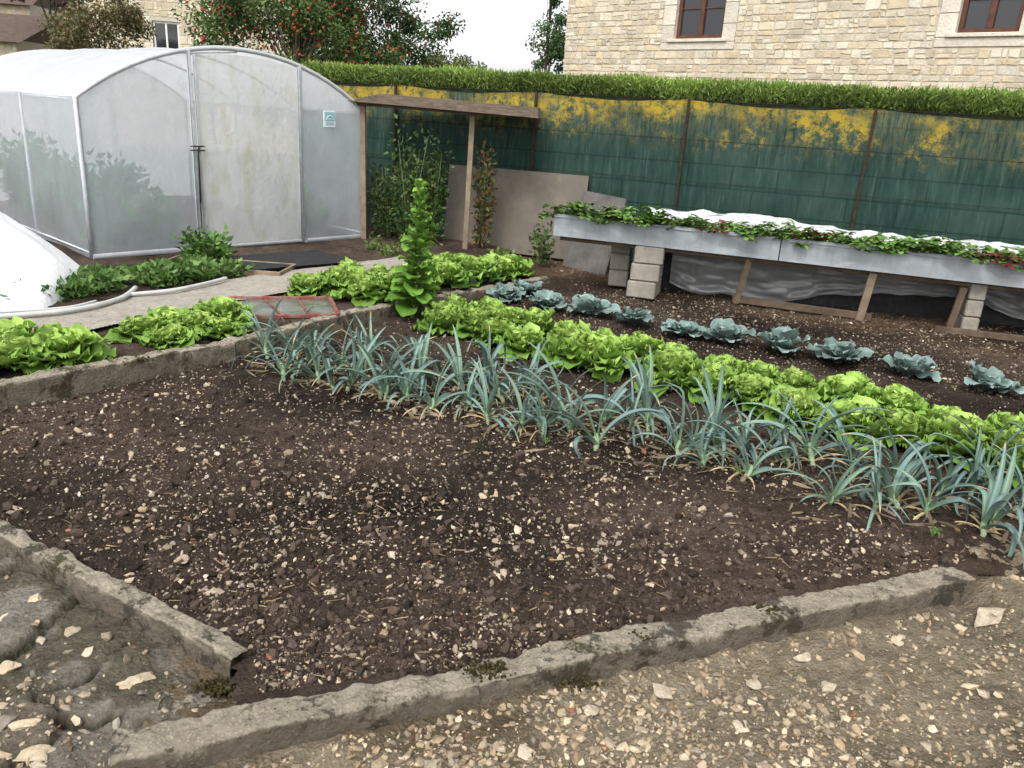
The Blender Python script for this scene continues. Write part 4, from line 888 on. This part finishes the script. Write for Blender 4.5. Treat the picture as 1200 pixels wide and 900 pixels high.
# ------------------------------------------------------------------ trees
def tree(name,loc,h,rx,ry,rz,zc,nclump,nleaf,ls,cols,lab,cat,trunk=.15,fruit=0,clr=.55):
    e=empty(name,loc); tag(e,lab,cat); mb=MB(); top=zc+rz*.4
    V,F=tube([(0,0,-.2),(.05,.02,h*.15),(-.04,.05,zc*.6),(0,0,top)],[trunk*1.2,trunk,trunk*.65,trunk*.15],9); mb.add(V,F)
    cl=[]
    for i in range(nclump):
        d=rg.normal(size=3); d/=np.linalg.norm(d); q=rg.uniform(.25,1)**.5; c=np.array([rx,ry,rz])*d*q; c[2]+=zc; cl.append(c)
        if i%3==0:
            zb=max(.4,min(top,lerp(zc*.45,c[2],.5))); m1=np.array([c[0]*.45,c[1]*.45,lerp(zb,c[2],.55)])
            V,F=tube([(0,0,zb*.8),tuple(m1),tuple(c)],[trunk*.3,trunk*.18,trunk*.05],5,False); mb.add(V,F)
    mb.obj("trunk",M_bark,True,e)
    cl=np.array(cl); w=rg.integers(0,nclump,nleaf); sh=rg.uniform(.5,1.3,nclump)
    off=rg.normal(size=(nleaf,3)); off/=np.linalg.norm(off,axis=1)[:,None]; off*=(rg.random(nleaf)**.5)[:,None]*clr*sh[w][:,None]*np.array([1,1,.75])
    P=cl[w]+off; d=off+rg.normal(size=(nleaf,3))*.35-np.array([0,0,.15])
    up=np.clip(off[:,2]/(clr*.7),-1,1); c=np.array(cols)[rg.integers(0,len(cols),nleaf)]*(rg.uniform(.6,1.3,nleaf)*(1+.35*up)*(.8+.4*(sh[w]-.5)))[:,None]
    mb=MB(); scat(mb,LF,P,ls*rg.uniform(.7,1.3,nleaf),dirmat(d),c); mb.obj("crown",M_tree,True,e)
    if fruit:
        mb=MB(); w=rg.integers(0,nclump,fruit); o2=rg.normal(size=(fruit,3)); o2/=np.linalg.norm(o2,axis=1)[:,None]; o2*=clr*sh[w][:,None]*.85
        P=cl[w]+o2; scat(mb,I2,P,.026*rg.uniform(.8,1.2,fruit),rotz_any(fruit),np.ones((fruit,3))); f=mb.obj("apples",M_apple,True,e); f["kind"]="stuff"
tree("apple_tree",(-4.75,17.5,-.15),5.5,2.25,2.2,1.75,3.0,100,40000,.08,[(.05,.09,.02),(.07,.12,.03),(.10,.15,.04)],"spreading apple tree laden with small red apples","tree",.11,1300)
tree("apple_tree",(-3.0,19.5,-.15),4.2,1.25,1.2,1.4,3.1,36,13000,.08,[(.04,.08,.02),(.06,.11,.03)],"smaller dark green tree behind the hedge","tree",.08,120,.45)
tree("olive_brown_tree",(-11.9,24,-.15),5,1.35,1.3,1.3,3.1,34,12000,.09,[(.14,.12,.05),(.18,.13,.07),(.1,.11,.04)],"small tree with thin brownish olive foliage","tree",.08,0,.45)
tree("purple_plum_tree",(-17.5,31.5,-.15),7,2.2,2.0,1.3,5.9,30,9000,.11,[(.07,.03,.035),(.1,.045,.05)],"tree with dark purple foliage","tree",.1)
tree("slim_poplar",(.38,22,-.15),7,.40,.42,3.4,4.0,70,13000,.075,[(.07,.12,.04),(.1,.16,.055)],"slender upright green tree beside the stone house","tree",.05,0,.3)
for (x,y,h,zc) in [(.1,15.5,.6,1.85),(-1.0,17,.9,1.95),(-.3,18.5,.8,1.9),(-1.7,19,.8,2.4),(-7.5,20,1.0,2.3)]:
    tree("shrub",(x,y,-.15),2.8,h*1.1,h,.6,zc,22,7000,.065,[(.08,.10,.03),(.12,.14,.05)],"rounded olive-green shrub behind the hedge","shrub",.04,0,.32)

# ------------------------------------------------------------------ light, sky, camera
el,az=math.radians(50),math.radians(200)
w=D.worlds.new("World"); SC.world=w; w.use_nodes=True; nt=w.node_tree; nt.nodes.clear()
sk=nt.nodes.new('ShaderNodeTexSky'); sk.sky_type='NISHITA'; sk.sun_disc=False; sk.sun_elevation=el; sk.sun_rotation=az; sk.dust_density=3; sk.air_density=1
hs=nt.nodes.new('ShaderNodeHueSaturation'); hs.inputs['Saturation'].default_value=.12; hs.inputs['Value'].default_value=2.15
bg=nt.nodes.new('ShaderNodeBackground'); bg.inputs['Strength'].default_value=.15; ow=nt.nodes.new('ShaderNodeOutputWorld')
nt.links.new(sk.outputs[0],hs.inputs['Color']); nt.links.new(hs.outputs[0],bg.inputs[0]); nt.links.new(bg.outputs[0],ow.inputs[0])
sl=D.lights.new("sun","SUN"); sl.energy=1.5; sl.angle=math.radians(12); sl.color=(1,.96,.9); so=D.objects.new("sun",sl); link(so)
dv=Vector((math.sin(az)*math.cos(el),math.cos(az)*math.cos(el),math.sin(el))); so.rotation_euler=dv.to_track_quat('Z','Y').to_euler(); so.location=dv*20
cam=D.cameras.new("camera"); co_=D.objects.new("camera",cam); link(co_); SC.camera=co_
cam.sensor_width=36; cam.lens=36*942/1200; cam.clip_end=2000; cam.clip_start=.05
p=math.atan(315/942); r=.062
f=Vector((0,math.cos(p),-math.sin(p))); u0=Vector((0,math.sin(p),math.cos(p))); r0=Vector((1,0,0))
Rr=r0*math.cos(r)+u0*math.sin(r); Uu=u0*math.cos(r)-r0*math.sin(r)
co_.matrix_world=Matrix(((Rr.x,Uu.x,-f.x,0),(Rr.y,Uu.y,-f.y,0),(Rr.z,Uu.z,-f.z,1.65),(0,0,0,1)))
SC.view_settings.view_transform='Standard'; SC.view_settings.look='None'; SC.view_settings.exposure=0
